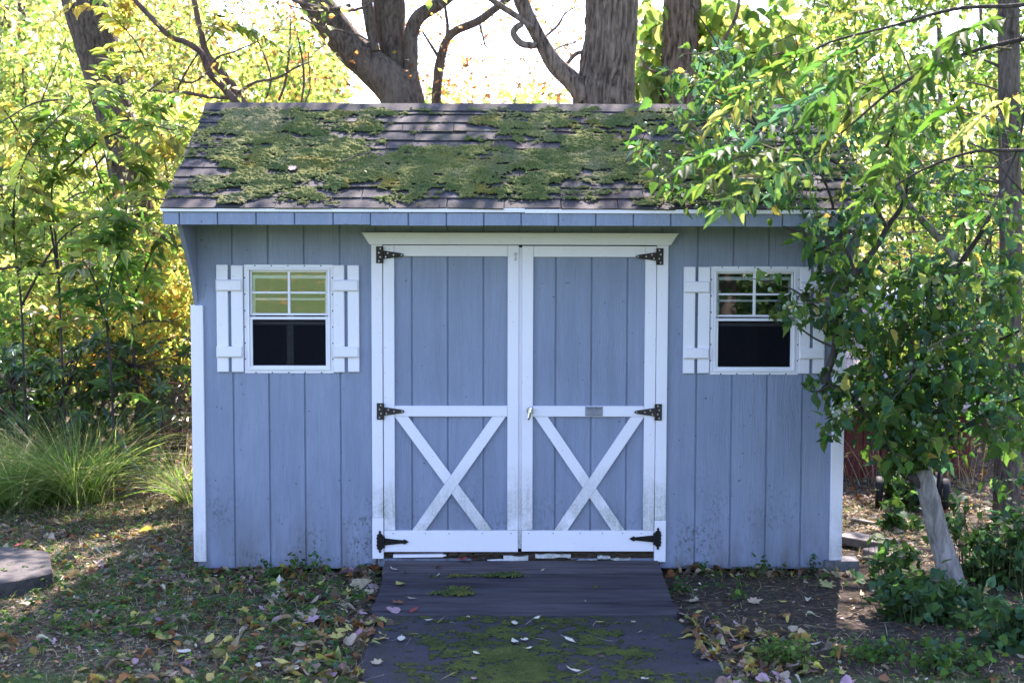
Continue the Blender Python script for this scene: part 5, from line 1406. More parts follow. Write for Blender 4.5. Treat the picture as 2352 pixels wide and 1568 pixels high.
# pale green seed pods, joined: too small to pick apart singly
def pods_mesh(pods, rad, name, parent, base, mat):
    ph = np.array([(0, 0, 1)]+[(cos(t)*.87, sin(t)*.87, .5) for t in np.arange(6)*pi/3]+[(cos(t)*.87, sin(t)*.87, -.5) for t in np.arange(6)*pi/3+.5]+[(0, 0, -1)])
    tf = [(0, 1+i, 1+(i+1) % 6) for i in range(6)]+[(1+i, 7+i, 1+(i+1) % 6) for i in range(6)]+[(1+(i+1) % 6, 7+i, 7+(i+1) % 6) for i in range(6)]+[(13, 7+(i+1) % 6, 7+i) for i in range(6)]
    pods = np.array(pods); n = len(pods); V = (pods[:, None]+ph[None]*(rad*rng.uniform(.8, 1.2, (n, 1, 1)))*np.array([1, 1, 1.25])).reshape(-1, 3)-base
    F = (np.array(tf)[None]+np.arange(n)[:, None, None]*14).reshape(-1, 3)
    return tag(link(name, mesh_np(name, V, F, 3, True), mat, parent), kind='stuff')
pods_mesh(pods, .011, 'seed_pods', S_.o, S_.base, mat_simple('pod_green', (.10, .16, .08), (.17, .23, .13), 40, .6))

# tree standing off to the right whose long compound leaves hang into view
b = gbase((3.5, -2.9)); H_ = Plant('walnut_tree', b, 'overhanging branches with long green and yellow pinnate leaves at upper right', 'tree', seed=109)
H_.limb([b, [3.45, -2.9, 1.5], [3.3, -2.9, 2.6], [3.2, -2.8, 3.8], [3.3, -2.6, 6]], [.10, .085, .075, .06, .03], sides=16, n=40, part='trunk', disp=bark_lumps(.12, 71))
yb = -2.6
for lim in ([(2520, 60, 0, 7), (2352, 90, 0, 6), (2200, 130, 0, 5), (2060, 200, .1, 4), (1940, 300, .1, 3), (1840, 380, .2, 2)], [(2540, -40, .3, 7), (2360, 10, .3, 6), (2200, 20, .3, 5), (2050, 60, .3, 4), (1900, 100, .4, 3), (1800, 160, .4, 2)],
            [(2500, 330, .2, 6), (2352, 345, .2, 5), (2230, 350, .2, 4), (2100, 400, .3, 3), (2000, 470, .3, 2)], [(2560, 500, 0, 6), (2400, 480, 0, 4), (2330, 420, 0, 3), (2280, 360, 0, 2)]):
    pts = [P(u, v, yb+dy) for u, v, dy, _ in lim]; q = H_.limb([np.array([3.3, -2.85, pts[0][2]+.15])]+pts, np.array([9]+[w for *_, w in lim])*pxm(yb)*.9, sides=8, n=30, part='branch')
WL = [(2250, 110, -150, 60, .40), (2150, 160, -170, 90, .42), (2060, 210, -170, 90, .42), (1980, 270, -170, 110, .42), (2180, 60, -160, 20, .40), (2050, 70, -170, 30, .40), (1930, 100, -150, 60, .36), (1850, 140, -130, 70, .33), (2352, 30, -150, 30, .4),
      (1900, 330, -180, 60, .42), (1850, 345, -190, 30, .40), (2100, 250, -60, 130, .34), (2330, 130, -140, 50, .38), (2100, 330, -110, 90, .32), (2010, 90, -100, 90, .34), (2280, 40, -90, 90, .32), (2360, 420, -120, 60, .30), (2120, 20, -120, -10, .36), (1740, 370, -150, 20, .34), (2240, 190, -150, 60, .38), (1960, 200, -150, 60, .38), (1830, 80, -110, 60, .30), (2352, 230, -120, 60, .32)]
for i_, (u, v, du, dv, L) in enumerate(WL):
    u += H_.r.normal(0, 16); v += H_.r.normal(0, 16); dy = H_.r.uniform(-.15, .35)
    a0 = P(u, v, yb+dy); a1 = P(u+du, v+dv, yb+dy+H_.r.uniform(-.25, .25)); d = a1-a0
    H_.twig(H_.near(a0)[:3], a0, .004, .003, 0, n=4)
    cm = dict(yellow=1.6, gold=.5, yg=1.5) if i_ % 5 == 2 else dict(mid=2.4, lime=1.2, green=3, teal=.6)
    H_.compound(a0, d+np.array([0, 0, .12*L]), L*1.15, int(H_.r.integers(9, 13)), .098*H_.r.uniform(.75, 1.2), .27, cm, droop=.30)
for k in range(60):         # the crown above, out of the frame, that shades the right side
    c = np.array([H_.r.uniform(1.6, 4.6), H_.r.uniform(-3.6, -1.6), H_.r.uniform(3.6, 5.6)]); nd = H_.near(c); H_.twig(nd[:3], c, .006, .003)
    for j in range(3): H_.compound(c, H_.r.normal(0, 1, 3), .4, 7, .11, .28, dict(lime=2, mid=2, yg=2, yellow=1))
H_.finish(BARK_DARK, LEAFN, SPRIG)

# low leafy plants round the pale trunk
def ground_plant(u, v, w, h, seed, label, n=70, L=.055, mixd=None, tm='heart', group=None, name='leafy_undergrowth'):
    b = G(u, v); b = np.array([b[0], b[1], gz(b[0], b[1])-.01]); pl = Plant(name, b, label, 'plant', group, seed); r = pl.r
    ww, hh = w*pxm(b[1]), h*pxm(b[1])
    for k in range(n):
        c = b+np.array([r.normal(0, ww*.60), r.normal(0, ww*.55), 0]); zt = hh*r.uniform(.10, 1.0)**1.5*(.45+.9*fbm(np.array([c[0]*5]), np.array([c[1]*5]), seed=seed)[0]); f = b+(c-b)*.9; tip = np.array([c[0], c[1], b[2]+max(zt, .03)])
        pl.twig([f[0], f[1], gz(f[0], f[1])-.005], tip, .0022, .0012, 0, part='stalks', n=4)
        m = r.integers(3, 6); l = L*r.uniform(.6, 1.25, m)
        pl.add(tip+r.normal(0, .018, (m, 3)), r.normal(0, 1, (m, 3))+[0, -.2, -.15], r.normal(0, .35, (m, 3))+[0, -.15, 1], l, l*.8, pal(m, mixd or dict(green=3, teal=2, mid=2, dark=1), r), tm)
    pl.finish(SPRIG, LEAFN); return pl
ground_plant(2150, 1405, 110, 95, 601, 'dense green leafy plants hugging the foot of the pale trunk', 220, .055, dict(green=3, teal=3, dark=2.5))
ground_plant(2050, 1330, 55, 100, 602, 'small green plants between the grey block and the pale trunk', 50)
ground_plant(2300, 1330, 100, 200, 603, 'dark leafy undergrowth below the conifer trunk', 240, .055, dict(green=3, teal=3, dark=2.5))
ground_plant(2340, 1480, 64, 130, 604, 'leafy stems rising at the right edge of the bare soil', 110, .055, dict(green=3, teal=3, dark=2.5))
ground_plant(2060, 1210, 40, 90, 605, 'broad leaved seedlings beside the scrap boards', 26, .07)
ground_plant(2075, 1165, 34, 80, 609, 'dark leafy stems growing in front of the mower', 60, .06)
ground_plant(1800, 1512, 55, 55, 606, 'light green seedlings crowding beside the path edge', 90, .028, dict(mid=3, lime=2, green=2), 'ovate')
ground_plant(2000, 1500, 70, 45, 607, 'low green seedlings in the dark soil', 70, .03, dict(mid=3, green=3, teal=1), 'ovate')
ground_plant(2190, 1520, 80, 60, 608, 'mixed low weeds in front of the pale trunk', 80, .035, dict(mid=3, green=3, teal=1))
# ------------------------------------------------------------------ background objects, right
M_RED = mat_simple('red_paint', (.085, .014, .010), (.15, .026, .018), 6, .7, 0, .3, .004, (1, 1, .1))
M_PINKSH = mat_simple('faded_shingle', (.22, .17, .155), (.34, .28, .26), 40, .85, 0, .4)
# small red outbuilding half hidden by foliage
ob = empty('red_outbuilding', (2.65, 3.2, 0.0), 'low red outbuilding with a faded shingle roof behind the shrubs', 'outbuilding')
oy, oz = 3.2, 0.0
mb = MB(); mb.box(-0.85, 1.05, 0.02, 2.4, -.05, .62); ow = mb.build('wall', M_RED, ob)
for k in range(13):
    x0 = -0.85+k*.146; mb = MB(); mb.bevbox(x0+.003, min(x0+.143, 1.048), 0.0, 0.0185, -.04, .62, .003); mb.build('board', M_RED, ow)
mb = MB(); mb.prism_x([(-.18, .56), (1.2, 1.44), (2.6, .56), (2.6, .52), (1.2, 1.40), (-.18, .52)], -.98, 1.18); orf = mb.build('roof', M_PINKSH, ob)
for c in range(10):
    y0, y1 = -.19+1.38*c/10, -.19+1.38*(c+1)/10+.03; z0, z1 = .565+.88*c/10, .565+.88*(c+1)/10+.019
    mb = MB(); mb.prism_x([(y0, z0+.012), (y1, z1+.002), (y1, z1-.004), (y0, z0)], -.985, 1.185); mb.build('shingle_course', M_PINKSH, orf)
mb = MB(); mb.prism_x([(1.06, 1.385), (1.2, 1.475), (1.34, 1.385), (1.34, 1.43), (1.2, 1.515), (1.06, 1.43)], -.99, 1.19); mb.build('ridge_board', M_WNEW, orf)

r = np.random.default_rng(555); n = 170
bx_ = r.uniform(1.95, 3.7, n); by_ = r.uniform(2.55, 3.1, n)
DRYB = (np.stack([bx_, by_, np.zeros(n)], -1), r)
# lawn mower standing behind the shed corner
M_TYRE = mat_simple('black_rubber', (.012, .012, .013), (.025, .025, .026), 60, .8)
M_RIM = mat_simple('cream_wheel', (.24, .23, .15), (.34, .33, .24), 30, .5)
M_MGREEN = mat_simple('green_enamel', (.008, .030, .022), (.014, .045, .032), 20, .75)
mp = G(2018, 1158); mow = empty('lawn_mower', (mp[0], mp[1], gz(mp[0], mp[1])), 'dark green lawn mower with pale wheel discs behind the shed corner', 'lawn mower'); mow.rotation_euler = (0, 0, radians(-14))
def wheel(x, y, r):
    mb = MB(); n = 24
    prof = [(-.02, r*.72), (-.024, r*.9), (-.016, r), (.016, r), (.024, r*.9), (.02, r*.72)]
    pts = []
    for i in range(n):
        t = 2*pi*i/n
        for dx, rr in prof: pts.append((x+dx, y+rr*cos(t), r+rr*sin(t)))
    fs = [(i*6+j, i*6+(j+1) % 6, ((i+1) % n)*6+(j+1) % 6, ((i+1) % n)*6+j) for i in range(n) for j in range(6)]
    mb.poly(pts, fs); w = mb.build('wheel', M_TYRE, mow, True)
    mb = MB(); mb.cyl((x-.016, y, r), (x+.016, y, r), r*.73, n=24); mb.cyl((x-.024, y, r), (x+.024, y, r), r*.30, r*.30, n=16); mb.build('rim', M_RIM, w)
wheel(0, 0, .108); wheel(.46, .02, .108); wheel(.02, .52, .09); wheel(.44, .52, .09)
mb = MB(); out = [(.05, .04), (.11, -.08), (.35, -.08), (.41, .04), (.43, .40), (.36, .62), (.10, .62), (.03, .40)]
n = len(out); mb.poly([(x, y, .07) for x, y in out]+[(x, y, .15) for x, y in out]+[(.23+(x-.23)*.8, .27+(y-.27)*.8, .19) for x, y in out], [(i, (i+1) % n, (i+1) % n+n, i+n) for i in range(n)]+[(i+n, (i+1) % n+n, (i+1) % n+2*n, i+2*n) for i in range(n)]+[tuple(range(2*n, 3*n))])
mb.build('deck', M_MGREEN, mow)
mb = MB(); mb.cyl((.23, .27, .19), (.23, .27, .30), .13, .12, n=20); mb.cyl((.23, .27, .30), (.23, .27, .34), .12, .07, n=20); mb.build('engine', M_TYRE, mow)
mb = MB()
for x in (.06, .40): mb.cyl((x, -.04, .14), (x, -.55, .62), .011, n=10)
mb.cyl((.06, -.55, .62), (.40, -.55, .62), .012, n=10); mb.build('handle', M_TYRE, mow)

# striped flag far behind the second trunk
fy = 9.0; fp = P(1598, 240, fy); fl_o = empty('flag', (fp[0], fy, -.4), 'red and white striped flag hanging between the trunks behind the roof', 'flag')
M_FW = mat_simple('flag_white', (.75, .75, .75), (.8, .8, .8), 10, .8); M_FR = mat_simple('flag_red', (.50, .03, .04), (.58, .04, .05), 10, .8)
a0 = P(1585, 98, fy); mb = MB(); mb.cyl((0, 0, 0), (0, 0, a0[2]+.4+.15), .022, n=12); mb.build('pole', M_FW, fl_o)
Lf, Hf, n = .95, .52, 24
for st in range(7):
    pts = []
    for i in range(n+1):
        f = i/n
        for e in (0, 1):
            zz = a0[2]+.4-(st+e)*Hf/7-.42*f**1.2*Lf*.7; pts.append((.02+f*Lf*.42, .05*sin(f*9+st*.25), zz))
    mb = MB(); mb.poly(pts, [(2*i, 2*i+2, 2*i+3, 2*i+1) for i in range(n)]); mb.build('stripe', M_FR if st % 2 == 0 else M_FW, fl_o, fixn=False)

# scrap boards, grey block, stone slab, pole and stakes
M_BOARD = mat_simple('grey_board', (.11, .095, .08), (.25, .215, .18), 18, .85, 0, .5, .006, (.2, 1, 1))
def scrap(p0, p1, w, th, label, lift=0.0):
    p0, p1 = np.array(p0), np.array(p1); d = p1-p0; L = np.linalg.norm(d[:2]); c = (p0+p1)/2
    mb = MB(); mb.bevbox(-L/2, L/2, -w/2, w/2, 0, th, .006); o = mb.build('scrap_board', M_BOARD)
    o.location = (c[0], c[1], gz(c[0], c[1])+lift-.006); o.rotation_euler = (.03, .02, math.atan2(d[1], d[0])); return tag(o, label, 'board')
scrap(G(1935, 1246), G(2052, 1264), .16, .055, 'long weathered board lying along the shed corner', .01)
scrap(G(2000, 1280), G(2070, 1300), .14, .07, 'short thick timber offcut lying in the leaf litter', .0)
scrap(G(1955, 1196), G(2055, 1212), .03, .02, 'thin grey batten on the litter behind the scrap boards', .01)
M_STONE = mat_simple('concrete_block', (.085, .083, .086), (.165, .16, .16), 30, .9, 0, .6, .01)
mb = MB(); k0, k1 = G(1893, 1311), G(1972, 1311); w = k1[0]-k0[0]
pts = [(0, 0), (w, 0), (w*1.02, .10), (w*.9, .16), (0, .16)]
n = len(pts); lo = [(x, y, -.03) for x, y in pts]; hi = [(.01+x*.97, y+.006, .052+.006*((i*7) % 3)) for i, (x, y) in enumerate(pts)]
mb.poly(lo+hi, [(i, (i+1) % n, (i+1) % n+n, i+n) for i in range(n)]+[tuple(range(n, 2*n))]); o = mb.build('stone_block', M_STONE); o.location = (k0[0], k0[1], 0.0)
tag(o, 'grey stone block set under the right corner of the shed', 'stone')
M_SLAB = mat_simple('dark_slab', (.030, .027, .026), (.075, .066, .060), 26, .9, 0, .6, .01)
mb = MB(); hz = .060
top = [G(-70, 1300, hz), G(-60, 1268, hz), G(12, 1256, hz), G(112, 1268, hz), G(121, 1316, hz), G(60, 1330, hz), G(-20, 1343, hz)]
ctr = np.mean(top, axis=0); n = len(top)
inn = [ctr+(p-ctr)*.975+np.array([0, 0, .006]) for p in top]; bot = [np.array([p[0], p[1], -.04]) for p in top]
mb.poly([p-[ctr[0], ctr[1], 0] for p in bot+top+inn], [(i, (i+1) % n, (i+1) % n+n, i+n) for i in range(n)]+[(i+n, (i+1) % n+n, (i+1) % n+2*n, i+2*n) for i in range(n)]+[tuple(range(2*n, 3*n))])
o = mb.build('stepping_stone', M_SLAB); o.location = (ctr[0], ctr[1], 0); tag(o, 'dark angular stepping stone on the leafy ground left of the shed', 'stone')
M_STAKE = mat_simple('green_coated_steel', (.010, .065, .060), (.016, .085, .075), 20, .4)
sb = G(364, 1106); st = P(368, 953, sb[1]); mb = MB(); L = st-sb; mb.cyl((0, 0, -.05), (L[0], L[1], L[2]), .009, n=12); mb.cyl((L[0], L[1], L[2]), (L[0]*1.01, L[1], L[2]+.012), .009, .004, n=12)
for k in range(12): mb.cyl(L*(k+1)/14., L*(k+1)/14.+[0, 0, .004], .0105, n=10)
o = mb.build('plant_stake', M_STAKE); o.location = (sb[0], sb[1], 0); tag(o, 'upright green garden stake beside the tall grass', 'stake')
sb = G(330, 1108); st = P(238, 938, sb[1]+.35); mb = MB(); L = st-sb; mb.cyl((0, 0, 0), L, .016, n=10); mb.cyl(L, L*1.01, .016, .006, n=10)
o = mb.build('plant_stake', M_STAKE); o.location = (sb[0], sb[1], 0); tag(o, 'leaning dark green stake behind the tall grass', 'stake')

# ------------------------------------------------------------------ grasses and ground cover
def blades(B, D, L, Wd, bend, tint, nseg=4, r=None):
    """ribbon blades: n x (nseg+1) x 2 verts, quads"""
    n = len(B); t = np.linspace(0, 1, nseg+1)
    D = unit(D); hor = D.copy(); hor[:, 2] = 0; hor = unit(hor+1e-6); side = unit(np.cross(hor, [0, 0, 1.0])+(r.normal(0, .5, (n, 3)) if r is not None else 0))
    C = B[:, None]+D[:, None]*(t[None, :, None]*L[:, None, None])+hor[:, None]*(bend[:, None, None]*L[:, None, None]*(t**2)[None, :, None])+np.array([0, 0, -1.0])*(bend[:, None, None]*L[:, None, None]*.75*(t**2.6)[None, :, None])
    w = Wd[:, None]*(1-t[None]**2*.9)*.5
    V = np.stack([C-side[:, None]*w[..., None], C+side[:, None]*w[..., None]], 2)
    k = 2*(nseg+1); i = np.arange(nseg)
    F = np.stack([2*i, 2*i+1, 2*i+3, 2*i+2], -1)[None]+(np.arange(n)*k)[:, None, None]
    return V.reshape(-1, 3), F.reshape(-1, 4), np.repeat(tint, k, 0)
_B, r = DRYB; n = len(_B)
V, F, T = blades(_B, r.normal(0, .35, (n, 3))+[0, 0, 1], r.uniform(.3, .75, n), r.uniform(.004, .008, n), r.uniform(.0, .5, n), pal(n, dict(tan=3, brown=2, rust=2, gold=1), r), 5, r)
tag(link('dry_stalks', mesh_np('dry_stalks', V, F, 4, False, T), LEAFD), 'dry tan and rusty stalks standing in front of the red outbuilding', 'dead plants', kind='stuff')
def grass_clump(u, v, label, n, L, spread, bend, seed, mixd, wd=.0042):
    r = np.random.default_rng(seed); b = G(u, v); b = np.array([b[0], b[1], gz(b[0], b[1])-.01])
    th = r.uniform(0, 2*pi, n); rad = np.abs(r.normal(0, spread*.4, n)); B = np.stack([np.cos(th)*rad, np.sin(th)*rad, np.zeros(n)], -1)
    D = np.stack([np.cos(th)*r.uniform(.1, .8, n)-.28, np.sin(th)*r.uniform(.1, .8, n), np.ones(n)*.85], -1)
    l = L*r.uniform(.55, 1.15, n)
    V, F, T = blades(B, D, l, np.full(n, wd)*r.uniform(.6, 1.3, n), bend*r.uniform(.25, 1.7, n), pal(n, mixd, r), 7, r)
    V[:, 2] = np.maximum(V[:, 2], -.01)
    e = empty('grass_clump', b, label, 'grass')
    o = link('blades', mesh_np('blades', V, F, 4, False, T), LEAF, e); o['kind'] = 'stuff'
grass_clump(160, 1150, 'tall arching clump of ornamental grass left of the shed', 1900, .92, .34, .60, 701, dict(lime=3, mid=3, yg=2, green=1.5, tan=.8))
grass_clump(20, 1165, 'smaller fountain of ornamental grass at the thicket edge', 900, .82, .30, .60, 702, dict(lime=3, mid=3, yg=2, green=1, tan=.8))
grass_clump(405, 1120, 'loose tuft of coarse grass beside the green stake', 160, .50, .16, .55, 703, dict(lime=2, mid=3, yg=2, tan=1), .008)
grass_clump(432, 1150, 'thin coarse grass against the left shed corner', 120, .42, .12, .55, 704, dict(lime=2, mid=3, yg=2, tan=1.5), .007)

def on_path(x, y, m=0.0):
    l, rr = path_edges(y); return (y < -1.0) & (x > l+m) & (x < rr-m)
def on_ramp(x, y): return (y >= -1.06) & (y < 0.03) & (x > -.80) & (x < .83)
def under_shed(x, y): return (np.abs(x) < 1.87) & (y > -.01) & (y < 2.5)
def scatter(n, x0, x1, y0, y1, r, dens=None, block=True):
    x = r.uniform(x0, x1, n); y = r.uniform(y0, y1, n); k = ~under_shed(x, y)
    if block: k &= ~on_path(x, y, .03) & ~on_ramp(x, y)
    if dens is not None: k &= r.random(n) < dens(x, y)
    return x[k], y[k]
def bare(x, y):
    """the patch of bare dark soil right of the ramp"""
    return np.clip(1.15-((x-1.75)/.95)**2-((y+.85)/.75)**2, 0, 1)
def left_d(x, y): return np.clip(.25+1.5*(fbm(x*2.2, y*2.2, seed=81)-.3), .08, 1)*np.where(x > .7, .30*(1-.9*bare(x, y)), 1)
# grass blades and wiry stems
r = np.random.default_rng(801)
x, y = scatter(140000, -3.6, 3.4, -2.7, 2.2, r, left_d); n = len(x)
B = np.stack([x, y, ground_h(x, y)-.004], -1)
V, F, T = blades(B, r.normal(0, .5, (n, 3))+[0, 0, .8], r.uniform(.025, .085, n), r.uniform(.0018, .0040, n), r.uniform(.1, .9, n), pal(n, dict(green=3, mid=3.5, lime=2, tan=3, brown=2, rust=.5, pale=.6), r), 3, r)
tag(link('ground_weeds', mesh_np('ground_weeds', V, F, 4, False, T), LEAFN), 'thin grass blades and wiry weed stems covering the soil beside the shed', 'weeds', kind='stuff')
# lawn edge
x = r.uniform(-3.2, -.7, 16000); y = r.uniform(-3.4, -1.85, 16000); k = (y < -2.02+.22*(fbm(x*2, x*0, seed=2)-.5)) & ~on_path(x, y); x, y = x[k], y[k]; n = len(x)
V, F, T = blades(np.stack([x, y, ground_h(x, y)-.004], -1), r.normal(0, .35, (n, 3))+[0, 0, 1], r.uniform(.03, .06, n), r.uniform(.0018, .003, n), r.uniform(.1, .7, n), pal(n, dict(green=3, mid=4, teal=1), r), 3, r)
tag(link('lawn_grass', mesh_np('lawn_grass', V, F, 4, False, T), LEAFN), 'short green lawn grass at the left edge of the path', 'grass', kind='stuff')
# small leafy weeds (rosettes and seedlings)
def weeds(name, label, n, box, seed, dens, L, mixd, hmax):
    r = np.random.default_rng(seed); x, y = scatter(n, *box, r, dens); n = len(x); VV, FF, TT, o = [], [], [], 0; WV, WF, wo = [], [], 0
    for a, b in zip(x, y):
        z = gz(a, b); h = r.uniform(.012, hmax); m = int(r.integers(3, 7)); th = r.uniform(0, 2*pi, m); l = L*r.uniform(.6, 1.4, m)
        tip = np.array([a, b, z+h])
        Vl, Fl, Tl = leaf_arrays(tip+r.normal(0, .006, (m, 3)), np.stack([np.cos(th), np.sin(th), r.normal(.1, .25, m)], -1), r.normal(0, .3, (m, 3))+[0, 0, 1], l, l*.75, pal(m, mixd, r), 'ovate', .2, r)
        VV.append(Vl); FF.append(Fl+o); TT.append(Tl); o += len(Vl)
    return tag(link(name, mesh_np(name, np.vstack(VV), np.vstack(FF), 3, False, np.vstack(TT)), LEAFN), label, 'weeds', kind='stuff')
weeds('leafy_weeds', 'low green leafy weeds scattered left of the path', 2600, (-3.4, -.72, -2.5, 1.6), 811, lambda x, y: np.clip(1.9*(fbm(x*1.8, y*1.8, seed=83)-.30), .06, .9), .030, dict(green=3, mid=4, teal=2, lime=1), .080)
weeds('leafy_seedlings', 'scattered green seedlings on the bare soil right of the ramp', 700, (.85, 3.2, -2.6, .0), 812, lambda x, y: np.clip(.75-bare(x, y), .05, .7)*np.clip(2.2*(fbm(x*2.2, y*2.2, seed=85)-.35), .05, 1), .026, dict(green=3, mid=3, teal=1, lime=.8), .07)
for k, (u, v, h, sd) in enumerate(((745, 1322, 50, 1), (800, 1318, 55, 2), (870, 1316, 60, 3), (1620, 1312, 40, 4), (1745, 1318, 50, 5), (1868, 1306, 45, 6), (690, 1310, 50, 7), (1560, 1350, 38, 8), (1700, 1370, 40, 9))):
    ground_plant(u*.84 if k < 3 else u, v, 14, h, 620+sd, ('leafy green weed growing against the foot of the left shed wall' if u*.84 < 800 and (k < 3 or k == 6) else 'leafy seedling sprouting from the soil in front of the right shed wall'), 7, .032, dict(green=3, mid=3, teal=1), 'ovate', 'weeds at the left wall' if (k < 3 or k == 6) else 'seedlings at the right wall', 'weed')
# fine leaf litter
def litter(name, label, n, box, seed, dens, L, mixd, lift=.012, block=True):
    r = np.random.default_rng(seed); x, y = scatter(n, *box, r, dens, block); n = len(x); th = r.uniform(0, 2*pi, n); l = L*r.uniform(.45, 1.35, n)
    B = np.stack([x, y, ground_h(x, y)+r.uniform(.002, lift, n)], -1)
    V, F, T = leaf_arrays(B, np.stack([np.cos(th), np.sin(th), r.normal(0, .22, n)], -1), r.normal(0, .42, (n, 3))+[0, 0, 1], l, l*r.uniform(.4, .9, n), pal(n, mixd, r), 'ovate', .35, r)
    V[:, 2] = np.maximum(V[:, 2], ground_h(V[:, 0], V[:, 1])+.001)
    return tag(link(name, mesh_np(name, V, F, 3, False, T), LEAFD), label, 'leaf litter', kind='stuff')
LIT = dict(brown=4, tan=4, rust=2, pale=1.8, yellow=1, orange=.8, pink=1.2, gold=.6)
litter('leaf_litter', 'brown and tan leaf litter on the ground around the shed', 42000, (-3.8, 3.6, -2.6, 3.4), 821, lambda x, y: np.where(x > .7, np.where(y > .1, .9, .22*(1-.75*bare(x, y))), np.clip(.35+.8*(fbm(x*1.5, y*1.5, seed=87)-.4), .15, .9)), .024, LIT)
litter('woodland_litter', 'rusty leaf litter on the shaded ground behind the shed corners', 9000, (-6, 6, .5, 6.5), 822, lambda x, y: np.clip(np.where(np.abs(x) > 1.9, .8, .0), 0, 1), .055, dict(brown=5, rust=3, tan=2, orange=1), .02)

# individually fallen leaves: copies share their mesh
FL = []
for kind, (tm, ratio) in dict(oval=('ovate', .55), long=('lance', .30), heart=('heart', .85), lobed=('maple', 1.0)).items():
    for vv in range(3):
        rr_ = np.random.default_rng(900+vv+len(FL)); tv, tf = TM[tm]
        ang_ = rr_.uniform(-.35, .35); cu = rr_.uniform(.15, .6)
        V = np.stack([tv[:, 0]-.45, tv[:, 1]*ratio, .06+cu*((tv[:, 0]-.45)**2*.9+(tv[:, 1]*ratio)**2*1.2)+rr_.normal(0, .025, len(tv))], -1)
        st = np.array([(-.45, -.012, .07), (-.45, .012, .07), (-.72, .010, .10), (-.72, -.006, .10)])     # leaf stalk
        n0 = len(V); V = np.vstack([V, st]); F = np.vstack([tf, [(n0, n0+1, n0+2), (n0, n0+2, n0+3)]])
        FL.append((kind, V, F))
FCOL = dict(yellow='yellow', pale='cream', tan='tan', red='red', orange='orange', brown='brown', pink='pink', rust='rust', green='yg')
mats = {}
for k, c in FCOL.items():
    s = NT('fallen_leaf_'+k); cc = PAL[c]; oi = s.n('ShaderNodeObjectInfo')
    nz = s.noise(s.pos(), 60.0, 4, .7); base = s.mix(s.mapr(oi.outputs['Random'], 0, 1, 0, .5), cc, tuple(min(.7, a*.55+.05) for a in cc))
    base = s.mix(s.math('MULTIPLY', s.ramp(nz, [(.52, 0.), (.70, 1.)]), .55), base, tuple(.35*a for a in PAL['brown']))
    s.principled(base, .6, s.bump(nz, .3, .004), spec=.3); mats[k] = s.m
cache = {}
def leaf_me(vi, c):
    if (vi, c) not in cache:
        me = mesh_np('fallen_leaf', FL[vi][1], FL[vi][2], 3, False); me.materials.append(mats[c]); cache[(vi, c)] = me
    return cache[(vi, c)]
KW = dict(oval='oval', long='slender', heart='rounded', lobed='lobed')
def drop(x, y, z, size, c, where, kind=None, tilt=.18, r=rng):
    cand = [i for i in range(len(FL)) if kind is None or FL[i][0] == kind]; vi = int(r.choice(cand))
    o = bpy.data.objects.new('fallen_leaf', leaf_me(vi, c)); col.objects.link(o)
    o.location = (x, y, z-.002); o.rotation_euler = (r.normal(0, tilt), r.normal(0, tilt), r.uniform(0, 6.28)); o.scale = (size,)*3
    if 'left' in where:
        where = ('beside the stepping stone' if x < -2.15 else 'at the foot of the left shed wall' if y > -.42 else 'along the left edge of the path' if x > -1.0 else 'in the weeds at the lawn edge' if y < -1.75 else 'in the middle of the weeds left of the path')
    elif 'right' in where:
        where = ('around the pale trunk' if x > 2.0 else 'at the foot of the right shed wall' if y > -.38 else 'along the right edge of the path' if x < 1.2 else 'on the bare soil near the seedlings' if y < -1.5 else 'on the bare dark soil right of the ramp')
    big = 'large ' if size > .085 else 'tiny ' if size < .045 else ''
    tag(o, '%s%s %s fallen leaf %s' % (big, c, KW[FL[vi][0]], where), 'leaf', 'fallen leaves '+where)
r = np.random.default_rng(77)
# leaves placed where the photograph shows them: (u, v, length px, colour, kind)
for u, v, L, c, k in ((1008, 1303, 22, 'red', 'lobed'), (1064, 1287, 28, 'red', 'heart'), (1078, 1290, 16, 'rust', None), (905, 1309, 34, 'pale', 'long'), (930, 1315, 14, 'orange', None), (920, 1344, 40, 'yellow', 'oval'), (1006, 1322, 16, 'pale', None), (912, 1384, 30, 'rust', 'lobed'), (945, 1375, 26, 'tan', 'long'), (905, 1404, 40, 'pink', 'heart'), (950, 1402, 36, 'red', 'long'), (1246, 1310, 16, 'tan', None), (1345, 1382, 18, 'tan', 'long'), (938, 1278, 26, 'tan', None)):
    q = ramp_hit(u, v); drop(q[0], q[1], ramp_z(q[1])+.004, L*pxm(q[1]), c, 'on the wooden ramp', k, .15, r)
for u, v, L, c, k in ((985, 1424, 22, 'pale', 'oval'), (1075, 1418, 30, 'pale', 'long'), (1232, 1420, 30, 'pale', 'long'), (1182, 1431, 30, 'pale', 'oval'), (1380, 1429, 26, 'yellow', 'oval'), (922, 1467, 36, 'pale', 'oval'), (1182, 1474, 32, 'pale', 'oval'), (1206, 1470, 22, 'pale', 'heart'), (1309, 1470, 40, 'pale', 'long'), (1214, 1488, 22, 'pale', 'long'), (1094, 1500, 24, 'pale', 'oval'), (1152, 1497, 10, 'tan', None), (1382, 1507, 16, 'rust', 'lobed'), (1318, 1540, 40, 'pale', 'long'), (1090, 1558, 20, 'pink', None), (875, 1468, 40, 'yellow', 'long'), (865, 1520, 30, 'tan', 'lobed'), (1470, 1450, 14, 'tan', None), (1480, 1560, 22, 'pale', None), (1455, 1428, 12, 'tan', None)):
    q = G(u, v, .012); drop(q[0], q[1], .014, L*pxm(q[1]), c, 'on the asphalt path', k, .12, r)
